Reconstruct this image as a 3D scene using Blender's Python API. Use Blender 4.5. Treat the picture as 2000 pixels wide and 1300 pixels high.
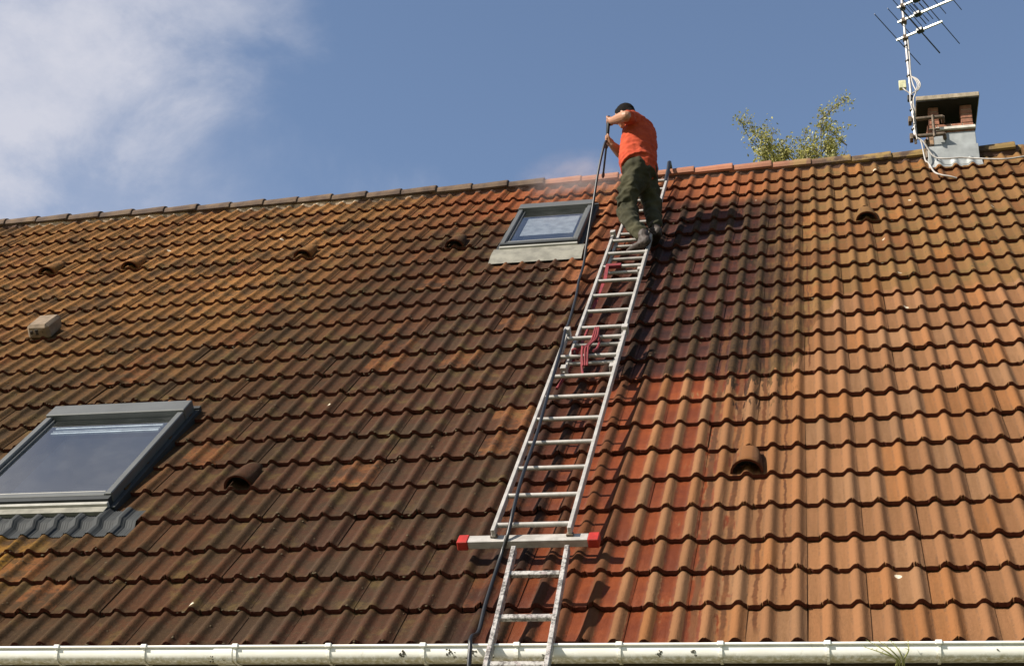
import bpy, bmesh, math, random
from mathutils import Vector, Matrix, noise
random.seed(11)
for o in list(bpy.data.objects): bpy.data.objects.remove(o)
S = bpy.context.scene
R = math.radians
TH = R(50.0); C, SN = math.cos(TH), math.sin(TH)
E0 = Vector((0, 0, 3.58))           # eave line (crest of the first tile course), ground is z = 0

# ------------------------------------------------------------------ camera, sky, sun, exposure
cam = bpy.data.objects.new('camera', bpy.data.cameras.new('camera'))
S.collection.objects.link(cam)
CX = Vector((0.9756, 0.2130, 0.0547)); 
CZ = Vector((0.2136, -0.8614, -0.4616)); CX = (CX - CZ*CX.dot(CZ)/CZ.length_squared).normalized(); CZ.normalize(); CY = CZ.cross(CX)
m = Matrix((CX, CY, CZ)).transposed().to_4x4(); m.translation = Vector((4.4143, -6.963, 1.600))
cam.matrix_world = m
cam.data.lens = 50.70; cam.data.sensor_width = 36; cam.data.clip_end = 4000; cam.data.clip_start = 0.05
S.camera = cam

SUN = Vector((-0.6467, -0.4939, 0.5813)).normalized()     # towards the sun
w = bpy.data.worlds.new("World"); S.world = w; w.use_nodes = True
wt = w.node_tree; wt.nodes.clear()
def wn(t, **k):
    n = wt.nodes.new(t)
    for a, b in k.items(): setattr(n, a, b)
    return n
def wmath(op, a, b=0.0, c=None, clamp=False):
    n = wn('ShaderNodeMath', operation=op); n.use_clamp = clamp
    for i, q in enumerate((a, b, c)):
        if q is None: continue
        if isinstance(q, (int, float)): n.inputs[i].default_value = q
        else: wt.links.new(q, n.inputs[i])
    return n.outputs[0]
sky = wn('ShaderNodeTexSky', sky_type='NISHITA'); sky.sun_disc = False
sky.sun_elevation = math.asin(SUN.z); sky.sun_rotation = math.atan2(SUN.x, SUN.y)
sky.air_density = 1.0; sky.dust_density = 0.25; sky.ozone_density = 1.2
tc = wn('ShaderNodeTexCoord')
vd = wn('ShaderNodeVectorMath', operation='DOT_PRODUCT'); wt.links.new(tc.outputs['Generated'], vd.inputs[0]); vd.inputs[1].default_value = (-0.905, -0.425, 0.0)
mp = wn('ShaderNodeMapping'); mp.inputs['Scale'].default_value = (1, 1, 1.5); mp.inputs['Location'].default_value = (3.1, 1.7, 0.4); wt.links.new(tc.outputs['Generated'], mp.inputs[0])
def cn(scale, det, rough, dist=0.0):
    n = wn('ShaderNodeTexNoise'); n.inputs['Scale'].default_value = scale; n.inputs['Detail'].default_value = det
    n.inputs['Roughness'].default_value = rough; n.inputs['Distortion'].default_value = dist
    wt.links.new(mp.outputs[0], n.inputs['Vector']); return n.outputs['Fac']
n1 = cn(7.0, 9, 0.58, 0.25); n2 = cn(2.6, 3, 0.5); n3 = cn(20, 6, 0.65)
sepz = wn('ShaderNodeSeparateXYZ'); wt.links.new(tc.outputs['Generated'], sepz.inputs[0])
edge = wmath('ADD', wmath('SUBTRACT', vd.outputs['Value'], wmath('MULTIPLY', wmath('SUBTRACT', sepz.outputs[2], 0.55), 0.95)), wmath('MULTIPLY', wmath('SUBTRACT', n1, 0.5), 0.26))
cover = wn('ShaderNodeMapRange', interpolation_type='SMOOTHSTEP'); cover.inputs[1].default_value = -0.07; cover.inputs[2].default_value = 0.105
wt.links.new(edge, cover.inputs[0])
dens = wn('ShaderNodeMapRange', interpolation_type='SMOOTHSTEP'); dens.inputs[1].default_value = 0.33; dens.inputs[2].default_value = 0.57
wt.links.new(wmath('ADD', wmath('MULTIPLY', n1, 0.8), wmath('MULTIPLY', n2, 0.2)), dens.inputs[0])
cl = wmath('MULTIPLY', cover.outputs[0], wmath('MULTIPLY_ADD', dens.outputs[0], 0.70, 0.27), clamp=True)
cl = wmath('MULTIPLY', cl, wmath('MULTIPLY_ADD', n3, 0.70, 0.62), clamp=True)
mixc = wn('ShaderNodeMix', data_type='RGBA'); wt.links.new(cl, mixc.inputs[0])
hsv = wn('ShaderNodeMix', data_type='RGBA', blend_type='MULTIPLY'); hsv.inputs[0].default_value = 1.0
wt.links.new(sky.outputs[0], hsv.inputs[6]); hsv.inputs[7].default_value = (1.06, 1.0, 0.98, 1)
wt.links.new(hsv.outputs[2], mixc.inputs[6]); mixc.inputs[7].default_value = (3.75, 3.85, 4.4, 1)
bg = wn('ShaderNodeBackground'); bg.inputs[1].default_value = 0.084; wt.links.new(mixc.outputs[2], bg.inputs[0])
wo = wn('ShaderNodeOutputWorld'); wt.links.new(bg.outputs[0], wo.inputs[0])

sl = bpy.data.lights.new('sun', 'SUN'); sl.energy = 5.0; sl.angle = R(0.53); sl.color = (1.0, 0.93, 0.82)
so = bpy.data.objects.new('sun', sl); S.collection.objects.link(so)
so.rotation_euler = SUN.to_track_quat('Z', 'Y').to_euler(); so.location = (-20, -20, 25)
S.view_settings.view_transform = 'Standard'; S.view_settings.look = 'None'; S.view_settings.exposure = 1.0; S.view_settings.gamma = 1.0
S.view_settings.use_curve_mapping = False
S.render.engine = 'CYCLES'; S.cycles.max_bounces = 6; S.cycles.transparent_max_bounces = 12

# ------------------------------------------------------------------ helpers
def rw(u, v, n=0.0):
    """roof coordinates (along eave, up the slope, out of the slope) to world"""
    return Vector((u, v*C - n*SN, v*SN + n*C)) + E0
UV, VV, NV = Vector((1, 0, 0)), Vector((0, C, SN)), Vector((0, -SN, C))
def link(o, parent=None):
    S.collection.objects.link(o)
    if parent is not None: o.parent = parent
    return o
def tag(o, label=None, cat=None, group=None, kind=None):
    if label: o['label'] = label
    if cat: o['category'] = cat
    if group: o['group'] = group
    if kind: o['kind'] = kind
    return o
def empty(name, loc=(0, 0, 0), label=None, cat=None, group=None):
    o = bpy.data.objects.new(name, None); link(o); o.location = loc; o.empty_display_size = 0.1
    return tag(o, label, cat, group)
def pset(o, parent):
    """parent with identity-safe transform (parents are unrotated, unscaled)"""
    o.parent = parent
    o.location = Vector(o.location) - wloc(parent)
def wloc(o):
    l = Vector(o.location); p = o.parent
    while p is not None: l += Vector(p.location); p = p.parent
    return l
def mesh_obj(name, bm, mat, parent=None, smooth=False, origin=None):
    if origin is None: origin = Vector((0, 0, 0))
    origin = Vector(origin)
    bmesh.ops.translate(bm, verts=bm.verts, vec=-origin)
    me = bpy.data.meshes.new(name); bm.to_mesh(me); bm.free()
    if smooth:
        for p in me.polygons: p.use_smooth = True
    if mat is not None:
        for q in (mat if isinstance(mat, (list, tuple)) else [mat]): me.materials.append(q)
    o = bpy.data.objects.new(name, me); link(o)
    o.location = origin
    if parent is not None: pset(o, parent)
    return o
def box(bm, c, ax, ay, az, hx, hy, hz, bev=0.0, mi=0):
    c = Vector(c)
    vs = [bm.verts.new(c + ax*(sx*hx) + ay*(sy*hy) + az*(sz*hz)) for sx in (-1, 1) for sy in (-1, 1) for sz in (-1, 1)]
    fs = [(0, 1, 3, 2), (4, 6, 7, 5), (0, 4, 5, 1), (2, 3, 7, 6), (0, 2, 6, 4), (1, 5, 7, 3)]
    faces = [bm.faces.new([vs[i] for i in f]) for f in fs]
    for f in faces: f.material_index = mi
    if bev > 0:
        es = list({e for f in faces for e in f.edges})
        bmesh.ops.bevel(bm, geom=es, offset=bev, segments=1, affect='EDGES', clamp_overlap=True)
    return faces
def rbox(bm, u0, u1, v0, v1, n0, n1, bev=0.0, mi=0):
    return box(bm, rw((u0+u1)/2, (v0+v1)/2, (n0+n1)/2), UV, VV, NV, (u1-u0)/2, (v1-v0)/2, (n1-n0)/2, bev, mi)
XA, YA, ZA = Vector((1, 0, 0)), Vector((0, 1, 0)), Vector((0, 0, 1))
def wbox(bm, x0, x1, y0, y1, z0, z1, bev=0.0, mi=0):
    return box(bm, ((x0+x1)/2, (y0+y1)/2, (z0+z1)/2), XA, YA, ZA, (x1-x0)/2, (y1-y0)/2, (z1-z0)/2, bev, mi)
def frame_at(t, up):
    t = t.normalized(); a = up - t*up.dot(t)
    if a.length < 1e-4: a = Vector((1, 0, 0)) - t*t.x
    a.normalize(); return a, t.cross(a)
def tube(bm, pts, rad, seg=8, up=ZA, cap=True, mi=0, weld=False):
    """pts list of Vector; rad number, list of numbers, or list of (a, b)"""
    pts = [Vector(p) for p in pts]; rings = []
    for i, p in enumerate(pts):
        t = (pts[min(i+1, len(pts)-1)] - pts[max(i-1, 0)])
        a, b = frame_at(t, up)
        r = rad[i] if isinstance(rad, (list, tuple)) else rad
        ra, rb = r if isinstance(r, (tuple, list)) else (r, r)
        rings.append([bm.verts.new(p + a*(ra*math.cos(2*math.pi*k/seg)) + b*(rb*math.sin(2*math.pi*k/seg))) for k in range(seg)])
    for i in range(len(rings)-1):
        for k in range(seg):
            f = bm.faces.new((rings[i][k], rings[i][(k+1) % seg], rings[i+1][(k+1) % seg], rings[i+1][k])); f.smooth = True; f.material_index = mi
    if cap:
        for rg_ in (rings[0][::-1], rings[-1]):
            f = bm.faces.new([bm.verts.new(q.co) for q in rg_] if not weld else rg_); f.material_index = mi
def smoothpath(P, k=6):
    P = [Vector(p) for p in P]; out = []
    for i in range(len(P)-1):
        p0, p1, p2, p3 = P[max(i-1, 0)], P[i], P[i+1], P[min(i+2, len(P)-1)]
        for j in range(k):
            t = j/k
            out.append(0.5*((2*p1) + (p2-p0)*t + (2*p0-5*p1+4*p2-p3)*t*t + (3*p1-p0-3*p2+p3)*t**3))
    out.append(P[-1]); return out
def ball(bm, c, rx, ry=None, rz=None, seg=12, rot=None):
    ry = ry or rx; rz = rz or rx
    mt = Matrix.Translation(Vector(c)) @ (rot.to_4x4() if rot else Matrix()) @ Matrix.Diagonal((rx, ry, rz, 1))
    bmesh.ops.create_uvsphere(bm, u_segments=seg, v_segments=seg//2+2, radius=1, matrix=mt)

# ------------------------------------------------------------------ materials
class G:
    """small helper for node graphs"""
    def __init__(s, name):
        s.m = bpy.data.materials.new(name); s.m.use_nodes = True; s.t = s.m.node_tree; s.t.nodes.clear()
        s.out = s.n('ShaderNodeOutputMaterial')
    def n(s, t, **k):
        n = s.t.nodes.new(t)
        for a, b in k.items(): setattr(n, a, b)
        return n
    def put(s, sock, v):
        if hasattr(v, 'is_output') or isinstance(v, bpy.types.NodeSocket): s.t.links.new(v, sock)
        elif isinstance(v, (tuple, list)) and len(v) == 3 and sock.type == 'RGBA': sock.default_value = (*v, 1)
        else: sock.default_value = v
    def ma(s, op, a, b=0.0, c=None, clamp=False):
        n = s.n('ShaderNodeMath', operation=op); n.use_clamp = clamp
        s.put(n.inputs[0], a); s.put(n.inputs[1], b)
        if c is not None: s.put(n.inputs[2], c)
        return n.outputs[0]
    def add(s, a, b): return s.ma('ADD', a, b)
    def sub(s, a, b): return s.ma('SUBTRACT', a, b)
    def mul(s, a, b): return s.ma('MULTIPLY', a, b)
    def ss(s, x, a, b):
        n = s.n('ShaderNodeMapRange', interpolation_type='SMOOTHSTEP')
        s.put(n.inputs[0], x)
        if a < b: n.inputs[1].default_value, n.inputs[2].default_value, n.inputs[3].default_value, n.inputs[4].default_value = a, b, 0, 1
        else: n.inputs[1].default_value, n.inputs[2].default_value, n.inputs[3].default_value, n.inputs[4].default_value = b, a, 1, 0
        return n.outputs[0]
    def mix(s, f, a, b, mode='MIX'):
        n = s.n('ShaderNodeMix', data_type='RGBA', blend_type=mode)
        s.put(n.inputs[0], f); s.put(n.inputs[6], a); s.put(n.inputs[7], b); return n.outputs[2]
    def noise(s, vec, scale, detail=4, rough=0.55, dist=0.0):
        n = s.n('ShaderNodeTexNoise'); n.inputs['Scale'].default_value = scale; n.inputs['Detail'].default_value = detail
        n.inputs['Roughness'].default_value = rough; n.inputs['Distortion'].default_value = dist
        if vec is not None: s.t.links.new(vec, n.inputs['Vector'])
        return n.outputs['Fac']
    def pos(s): return s.n('ShaderNodeNewGeometry').outputs['Position']
    def bsdf(s, col, rough=0.7, metal=0.0, bump=None, bstr=0.3, bdist=0.01, spec=None, **k):
        b = s.n('ShaderNodeBsdfPrincipled'); s.put(b.inputs['Base Color'], col); s.put(b.inputs['Roughness'], rough); s.put(b.inputs['Metallic'], metal)
        if spec is not None: s.put(b.inputs['Specular IOR Level'], spec)
        for a, v in k.items(): s.put(b.inputs[a], v)
        if bump is not None:
            bp = s.n('ShaderNodeBump'); bp.inputs['Strength'].default_value = bstr; bp.inputs['Distance'].default_value = bdist
            s.put(bp.inputs['Height'], bump); s.t.links.new(bp.outputs[0], b.inputs['Normal'])
        s.t.links.new(b.outputs[0], s.out.inputs[0]); return b
def simple(name, col, rough=0.6, metal=0.0, var=0.15, scale=12.0, bstr=0.15, spec=None):
    g = G(name); p = g.pos(); n = g.noise(p, scale, 5, 0.6)
    col = tuple(q*(0.60 if max(col) < 0.6 else 0.74) for q in col); c2 = tuple(q*(1-var*2) for q in col); c1 = tuple(min(1, q*(1+var)) for q in col)
    g.bsdf(g.mix(g.ss(n, 0.3, 0.7), c2, c1), rough, metal, bump=g.noise(p, scale*8, 3), bstr=bstr, bdist=0.003, spec=spec)
    return g.m

def tile_material():
    g = G('concrete_tile'); p = g.pos()
    sp = g.n('ShaderNodeSeparateXYZ'); g.t.links.new(p, sp.inputs[0])
    u = sp.outputs[0]; v = g.add(g.mul(sp.outputs[1], C), g.mul(g.sub(sp.outputs[2], E0.z), SN))
    at1 = g.n('ShaderNodeAttribute', attribute_type='OBJECT', attribute_name='tint').outputs['Fac']
    at2 = g.n('ShaderNodeAttribute', attribute_type='GEOMETRY', attribute_name='tint').outputs['Fac']
    rnd = g.add(at1, at2)
    rnd2 = g.ma('FRACT', g.mul(rnd, 7.31)); rnd3 = g.ma('FRACT', g.mul(rnd, 23.7))
    # half-tile random (each pan weathers on its own)
    wn_ = g.n('ShaderNodeTexWhiteNoise', noise_dimensions='2D')
    cb = g.n('ShaderNodeCombineXYZ'); g.t.links.new(g.ma('FLOOR', g.mul(g.sub(u, 0.045), 1/0.15)), cb.inputs[0]); g.t.links.new(g.mul(rnd, 91.0), cb.inputs[1])
    g.t.links.new(cb.outputs[0], wn_.inputs['Vector']); hr = wn_.outputs['Value']
    big = g.noise(p, 0.9, 4, 0.6); mid = g.noise(p, 5.0, 5, 0.62); fin = g.noise(p, 38.0, 5, 0.68); grit = g.noise(p, 160.0, 3, 0.7)
    # stretched along the slope (run-off streaks)
    cs = g.n('ShaderNodeCombineXYZ'); g.t.links.new(g.mul(u, 16.0), cs.inputs[0]); g.t.links.new(g.mul(v, 1.6), cs.inputs[1])
    streak = g.noise(cs.outputs[0], 2.2, 5, 0.65, 0.3)
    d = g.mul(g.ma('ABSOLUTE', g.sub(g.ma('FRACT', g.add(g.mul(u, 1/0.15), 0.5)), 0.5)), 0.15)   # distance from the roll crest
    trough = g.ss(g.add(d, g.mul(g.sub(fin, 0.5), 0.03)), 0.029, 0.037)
    uw = g.add(u, g.mul(g.sub(big, 0.5), 1.1)); vw = g.add(v, g.mul(g.sub(g.noise(p, 1.3, 3, 0.5), 0.5), 1.2))
    OCH, BRN, DRED = (0.380, 0.195, 0.068), (0.098, 0.056, 0.022), (0.078, 0.029, 0.015)
    TAN, OLV, CLN, ORG = (0.340, 0.160, 0.070), (0.265, 0.135, 0.048), (0.36, 0.105, 0.036), (0.355, 0.138, 0.040)
    # --- left of the ladder
    och = g.mul(g.ss(vw, 2.6, 6.6), g.ss(uw, 2.2, -0.9))
    left = g.mix(g.ma('MULTIPLY', och, 0.92), BRN, OCH)
    left = g.mix(g.mul(g.mul(g.ss(uw, -1.0, 1.1), g.ss(vw, 8.6, 6.2)), 0.80), left, DRED)
    left = g.mix(g.mul(g.ss(g.noise(p, 2.3, 7, 0.68), 0.46, 0.60), 0.70), left, (0.052, 0.036, 0.019))
    left = g.mix(g.mul(g.ss(uw, -0.3, 1.3), g.mul(g.ss(vw, 6.7, 7.9), 0.85)), left, CLN)
    strip = g.mul(g.ss(g.add(u, g.mul(g.sub(mid, 0.5), 0.25)), 2.10, 2.30), g.ss(vw, 4.6, 5.8))
    left = g.mix(g.mul(strip, 0.9), left, (0.36, 0.145, 0.066))
    pat = g.mul(g.ss(u, -0.25, -0.65), g.mul(g.ss(v, 1.42, 1.25), g.ss(v, 0.2, 0.8)))
    left = g.mix(g.mul(pat, g.ss(mid, 0.38, 0.6)), left, (0.36, 0.20, 0.030))
    left = g.mix(g.mul(g.ss(rnd2, 0.86, 0.92), g.ss(mid, 0.40, 0.60)), left, (0.225, 0.090, 0.034))
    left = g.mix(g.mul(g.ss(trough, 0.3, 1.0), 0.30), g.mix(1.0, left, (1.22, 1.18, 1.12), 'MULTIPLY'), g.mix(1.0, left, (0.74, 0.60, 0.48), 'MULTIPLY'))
    # moss gathering on rolls, algae
    left = g.mix(g.mul(g.ss(mid, 0.52, 0.68), 0.55), left, (0.17, 0.125, 0.045))
    left = g.mix(g.mul(g.ss(fin, 0.50, 0.66), 0.80), left, (0.060, 0.038, 0.018))
    left = g.mix(g.mul(g.ss(grit, 0.55, 0.75), 0.5), left, (0.30, 0.21, 0.12))
    gr = g.noise(p, 24, 7, 0.78); gv = g.add(0.50, g.mul(gr, 1.0)); cg = g.n('ShaderNodeCombineXYZ')
    for i in range(3): g.t.links.new(gv, cg.inputs[i])
    left = g.mix(1.0, left, cg.outputs[0], 'MULTIPLY')
    left = g.mix(1.0, left, (0.95, 0.86, 0.72), 'MULTIPLY')
    # --- right of the ladder
    vb = g.add(g.sub(3.25, g.mul(g.mul(g.ss(u, 3.55, 3.85), g.ss(u, 4.35, 4.15)), g.mul(g.ss(streak, 0.40, 0.66), 0.75))), g.mul(g.ss(u, 4.0, 4.6), 1.45))
    clean = g.mul(g.ss(g.add(g.sub(vb, v), g.mul(g.sub(mid, 0.5), 0.5)), -0.04, 0.04), 1.0)
    dryc = g.mix(g.mul(g.ss(hr, 0.5, 1.0), 0.6), TAN, ORG)
    dryc = g.mix(g.mul(g.ss(hr, 0.25, 0.1), 0.5), dryc, (0.33, 0.185, 0.095))
    dryc = g.mix(g.mul(g.mul(trough, 0.35), g.ss(streak, 0.40, 0.62)), dryc, (0.245, 0.12, 0.048))
    olv = g.mix(g.ss(rnd2, 0.2, 0.9), OLV, (0.265, 0.110, 0.038))
    olv = g.mix(g.mul(g.ss(hr, 0.88, 0.96), 0.7), olv, (0.36, 0.145, 0.040))
    olv = g.mix(g.mul(g.ss(mid, 0.50, 0.66), 0.6), olv, (0.195, 0.125, 0.042))
    olv = g.mix(g.mul(g.ss(fin, 0.56, 0.70), 0.55), olv, (0.085, 0.060, 0.030))
    redt = g.mul(g.ss(uw, 4.5, 3.4), g.ss(vw, 6.3, 7.6))
    olv = g.mix(g.mul(redt, 0.85), olv, CLN)
    mossy = g.mul(g.ss(g.add(u, g.add(g.mul(g.sub(mid, 0.5), 0.7), g.mul(g.sub(streak, 0.5), 0.9))), 4.45, 3.85), g.mul(g.ss(v, 7.6, 7.1), 0.96))
    olv = g.mix(mossy, olv, g.mix(trough, g.mix(g.ss(fin, 0.4, 0.6), (0.090, 0.048, 0.019), (0.030, 0.018, 0.010)), g.mix(g.ss(mid, 0.4, 0.62), (0.055, 0.019, 0.011), (0.020, 0.009, 0.006))))
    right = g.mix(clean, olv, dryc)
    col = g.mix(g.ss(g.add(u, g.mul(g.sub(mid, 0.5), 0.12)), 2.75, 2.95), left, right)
    # --- water standing in the pans beside the ladder, runs further out, ladder shade painted in
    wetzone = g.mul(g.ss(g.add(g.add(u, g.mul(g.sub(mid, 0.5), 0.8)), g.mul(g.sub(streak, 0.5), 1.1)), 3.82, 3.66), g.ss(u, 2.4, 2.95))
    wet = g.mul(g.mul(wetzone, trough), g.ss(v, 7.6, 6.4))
    def run(u0, v0, v1, wdt, ph):
        wob = g.mul(g.sub(g.noise(p, 3.2+ph, 3, 0.6), 0.5), 0.05)
        dd = g.ma('ABSOLUTE', g.sub(g.add(u, wob), u0))
        return g.mul(g.ss(g.add(dd, g.mul(g.sub(fin, 0.5), 0.016)), wdt, wdt*0.45), g.mul(g.ss(v, v0-0.05, v0+0.1), g.ss(v, v1+0.3, v1-0.2)))
    runs = None
    for a in ((3.825, 0.0, 4.8, 0.020, 0.0), (3.985, 0.1, 3.9, 0.016, 1.3), (4.125, 0.42, 5.6, 0.010, 2.2), (3.68, 0.0, 4.2, 0.024, 3.1), (4.28, 3.3, 5.9, 0.008, 0.7)):
        q = run(*a); runs = q if runs is None else g.ma('MAXIMUM', runs, q)
    wetl = g.mul(g.mul(g.ss(uw, 0.7, 1.6), g.ss(u, 3.0, 2.8)), g.mul(g.ss(vw, 7.4, 5.2), 0.55))
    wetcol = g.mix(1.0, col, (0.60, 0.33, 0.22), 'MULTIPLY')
    soak_shade = g.mul(g.mul(g.ss(u, 2.35, 2.52), g.ss(g.add(u, g.mul(g.sub(mid, 0.5), 0.3)), 3.36, 3.08)), g.ss(v, 8.2, 7.4))
    col = g.mix(g.mul(soak_shade, 0.9), col, g.mix(1.0, col, (0.40, 0.29, 0.25), 'MULTIPLY'))  # wet tone plus ladder shadow, painted into the tiles under and beside it
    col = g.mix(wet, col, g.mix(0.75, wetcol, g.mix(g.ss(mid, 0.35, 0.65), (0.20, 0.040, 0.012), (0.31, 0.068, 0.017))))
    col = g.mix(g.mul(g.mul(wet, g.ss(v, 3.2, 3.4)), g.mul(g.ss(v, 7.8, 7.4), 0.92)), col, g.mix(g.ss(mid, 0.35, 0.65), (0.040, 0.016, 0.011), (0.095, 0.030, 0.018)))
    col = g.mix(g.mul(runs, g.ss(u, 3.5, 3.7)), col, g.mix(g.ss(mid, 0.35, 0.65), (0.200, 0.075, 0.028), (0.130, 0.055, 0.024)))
    # --- per-tile value, speckle, patchy dark band along the foot of rolls
    val = g.add(0.26, g.add(g.mul(rnd3, 0.15), g.add(g.mul(fin, 0.20), g.mul(grit, 0.13))))
    cv = g.n('ShaderNodeCombineXYZ')
    for i in range(3): g.t.links.new(val, cv.inputs[i])
    col = g.mix(1.0, col, cv.outputs[0], 'MULTIPLY')
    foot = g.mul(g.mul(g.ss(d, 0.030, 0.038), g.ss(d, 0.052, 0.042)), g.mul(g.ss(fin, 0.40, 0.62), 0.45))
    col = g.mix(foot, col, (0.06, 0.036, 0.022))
    # --- white lichen spots
    vo = g.n('ShaderNodeTexVoronoi'); vo.inputs['Scale'].default_value = 3.4; g.t.links.new(p, vo.inputs['Vector'])
    sc = g.n('ShaderNodeSeparateColor'); g.t.links.new(vo.outputs['Color'], sc.inputs[0])
    keep = g.add(g.ss(sc.outputs[0], 0.93, 0.94), g.mul(g.ss(sc.outputs[0], 0.62, 0.63), g.mul(g.ss(uw, 4.3, 5.0), g.ss(v, 4.5, 6.0))))
    spot = g.mul(g.ss(g.add(vo.outputs['Distance'], g.mul(g.sub(fin, 0.5), 0.06)), 0.085, 0.065), keep)
    col = g.mix(g.mul(spot, 0.85), col, (0.62, 0.55, 0.42))
    # cut edge (the nose): its shade is painted in as darker red-brown
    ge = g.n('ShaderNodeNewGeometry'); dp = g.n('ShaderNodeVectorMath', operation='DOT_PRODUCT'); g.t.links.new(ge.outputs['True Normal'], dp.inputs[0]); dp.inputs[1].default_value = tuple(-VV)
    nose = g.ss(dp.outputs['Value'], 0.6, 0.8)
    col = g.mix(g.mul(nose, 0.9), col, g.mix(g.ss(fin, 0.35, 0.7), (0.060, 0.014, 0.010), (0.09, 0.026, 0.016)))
    rough = g.sub(0.92, g.ma('MINIMUM', g.add(g.mul(wet, 0.30), g.mul(wetl, 0.30)), 0.4))
    h = g.add(g.mul(fin, 0.6), g.add(g.mul(grit, 0.35), g.mul(mid, 0.5)))
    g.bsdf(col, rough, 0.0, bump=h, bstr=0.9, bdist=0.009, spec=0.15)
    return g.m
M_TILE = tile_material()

def ridge_material():
    g = G('ridge_tile_concrete'); p = g.pos(); sp = g.n('ShaderNodeSeparateXYZ'); g.t.links.new(p, sp.inputs[0]); u = sp.outputs[0]
    mid = g.noise(p, 6, 5, 0.6); fin = g.noise(p, 45, 4, 0.65)
    rnd = g.n('ShaderNodeObjectInfo').outputs['Random']
    c = g.mix(g.ss(mid, 0.35, 0.65), (0.080, 0.044, 0.026), (0.17, 0.105, 0.058))
    c = g.mix(g.mul(g.ss(fin, 0.54, 0.68), 0.7), c, (0.07, 0.05, 0.035))
    cl = g.mix(g.ss(mid, 0.3, 0.7), (0.40, 0.15, 0.08), (0.46, 0.20, 0.11))
    c = g.mix(g.mul(g.ss(u, 1.60, 1.68), g.ss(u, 4.6, 3.6)), c, cl)
    c = g.mix(g.mul(g.ss(u, 3.8, 4.5), g.ss(mid, 0.42, 0.6)), c, (0.30, 0.19, 0.055))
    val = g.add(0.5, g.mul(rnd, 0.22)); cv = g.n('ShaderNodeCombineXYZ')
    for i in range(3): g.t.links.new(val, cv.inputs[i])
    g.bsdf(g.mix(1.0, c, cv.outputs[0], 'MULTIPLY'), 0.9, bump=fin, bstr=0.5, bdist=0.004)
    return g.m
M_RIDGE = ridge_material()
M_MORTAR = simple('mortar', (0.58, 0.46, 0.33), 0.95, 0, 0.2, 20, 0.5)
def bedding_mat():
    g = G('ridge_bedding'); p = g.pos(); sp = g.n('ShaderNodeSeparateXYZ'); g.t.links.new(p, sp.inputs[0]); n = g.noise(p, 3.5, 5, 0.6)
    f = g.mul(g.ss(sp.outputs[0], 0.6, -0.4), g.ss(n, 0.42, 0.55))
    g.bsdf(g.mix(f, (0.07, 0.035, 0.022), (0.40, 0.31, 0.22)), 0.95, bump=n, bstr=0.5); return g.m
M_DECK = simple('roof_underlay', (0.05, 0.035, 0.03), 0.9)
M_WALL = simple('render_wall', (0.62, 0.56, 0.44), 0.9, 0, 0.06, 3)
M_WOOD = simple('stained_fascia', (0.07, 0.04, 0.02), 0.7)
M_BRICK = simple('chimney_brick', (0.40, 0.165, 0.095), 0.9, 0, 0.2, 25, 0.4)
M_CAP = simple('weathered_concrete', (0.44, 0.36, 0.26), 0.95, 0, 0.18, 14, 0.5)
M_ZINC = simple('zinc_sheet', (0.52, 0.54, 0.53), 0.5, 0.35, 0.12, 6, 0.1)
M_WHITEPAINT = simple('white_angle', (0.72, 0.68, 0.60), 0.5)
M_RUST = simple('rusty_steel', (0.20, 0.145, 0.10), 0.7, 0.3, 0.3, 25, 0.4)
M_BLACK = simple('black_rubber', (0.012, 0.013, 0.015), 0.45)
M_GREYF = simple('skylight_aluminium', (0.150, 0.155, 0.152), 0.5, 0.25, 0.06, 5, 0.05)
M_DARKF = simple('skylight_dark_flashing', (0.020, 0.024, 0.026), 0.8, 0.0)
M_LIGHTF = simple('flashing_bright_edge', (0.58, 0.56, 0.50), 0.45, 0.25, 0.08, 8)
M_APRON = simple('lead_apron', (0.28, 0.265, 0.215), 0.7, 0.1, 0.15, 10, 0.3)
M_CABLE = simple('white_cable', (0.58, 0.54, 0.50), 0.5)
M_CREAM = simple('cream_plastic', (0.70, 0.68, 0.42), 0.5)
M_RED = simple('red_plastic', (0.52, 0.035, 0.02), 0.4)
M_ROPE = simple('red_rope', (0.24, 0.013, 0.02), 0.8)
M_BARK = simple('bark', (0.22, 0.18, 0.14), 0.9, 0, 0.25, 8, 0.5)
M_LAWN = None

def alu(name, worn):
    g = G(name); p = g.pos(); fin = g.noise(p, 60, 4, 0.7); mid = g.noise(p, 14, 4, 0.6)
    c = g.mix(g.ss(mid, 0.3, 0.7), (0.41, 0.385, 0.355), (0.29, 0.27, 0.245))
    if worn:
        c = g.mix(g.mul(g.ss(g.add(fin, g.mul(mid, 0.5)), 0.68, 0.86), 0.85), c, (0.07, 0.06, 0.055))
        c = g.mix(g.mul(g.ss(g.noise(p, 24, 4, 0.6), 0.56, 0.66), 0.8), c, (0.34, 0.28, 0.27))
    else:
        c = g.mix(g.mul(g.ss(fin, 0.60, 0.72), 0.5), c, (0.25, 0.22, 0.19))
    g.bsdf(c, 0.48, 0.25, bump=fin, bstr=0.12, bdist=0.002)
    return g.m
M_ALU = alu('ladder_aluminium', False); M_ALUW = alu('paint_spattered_aluminium', True)

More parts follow.
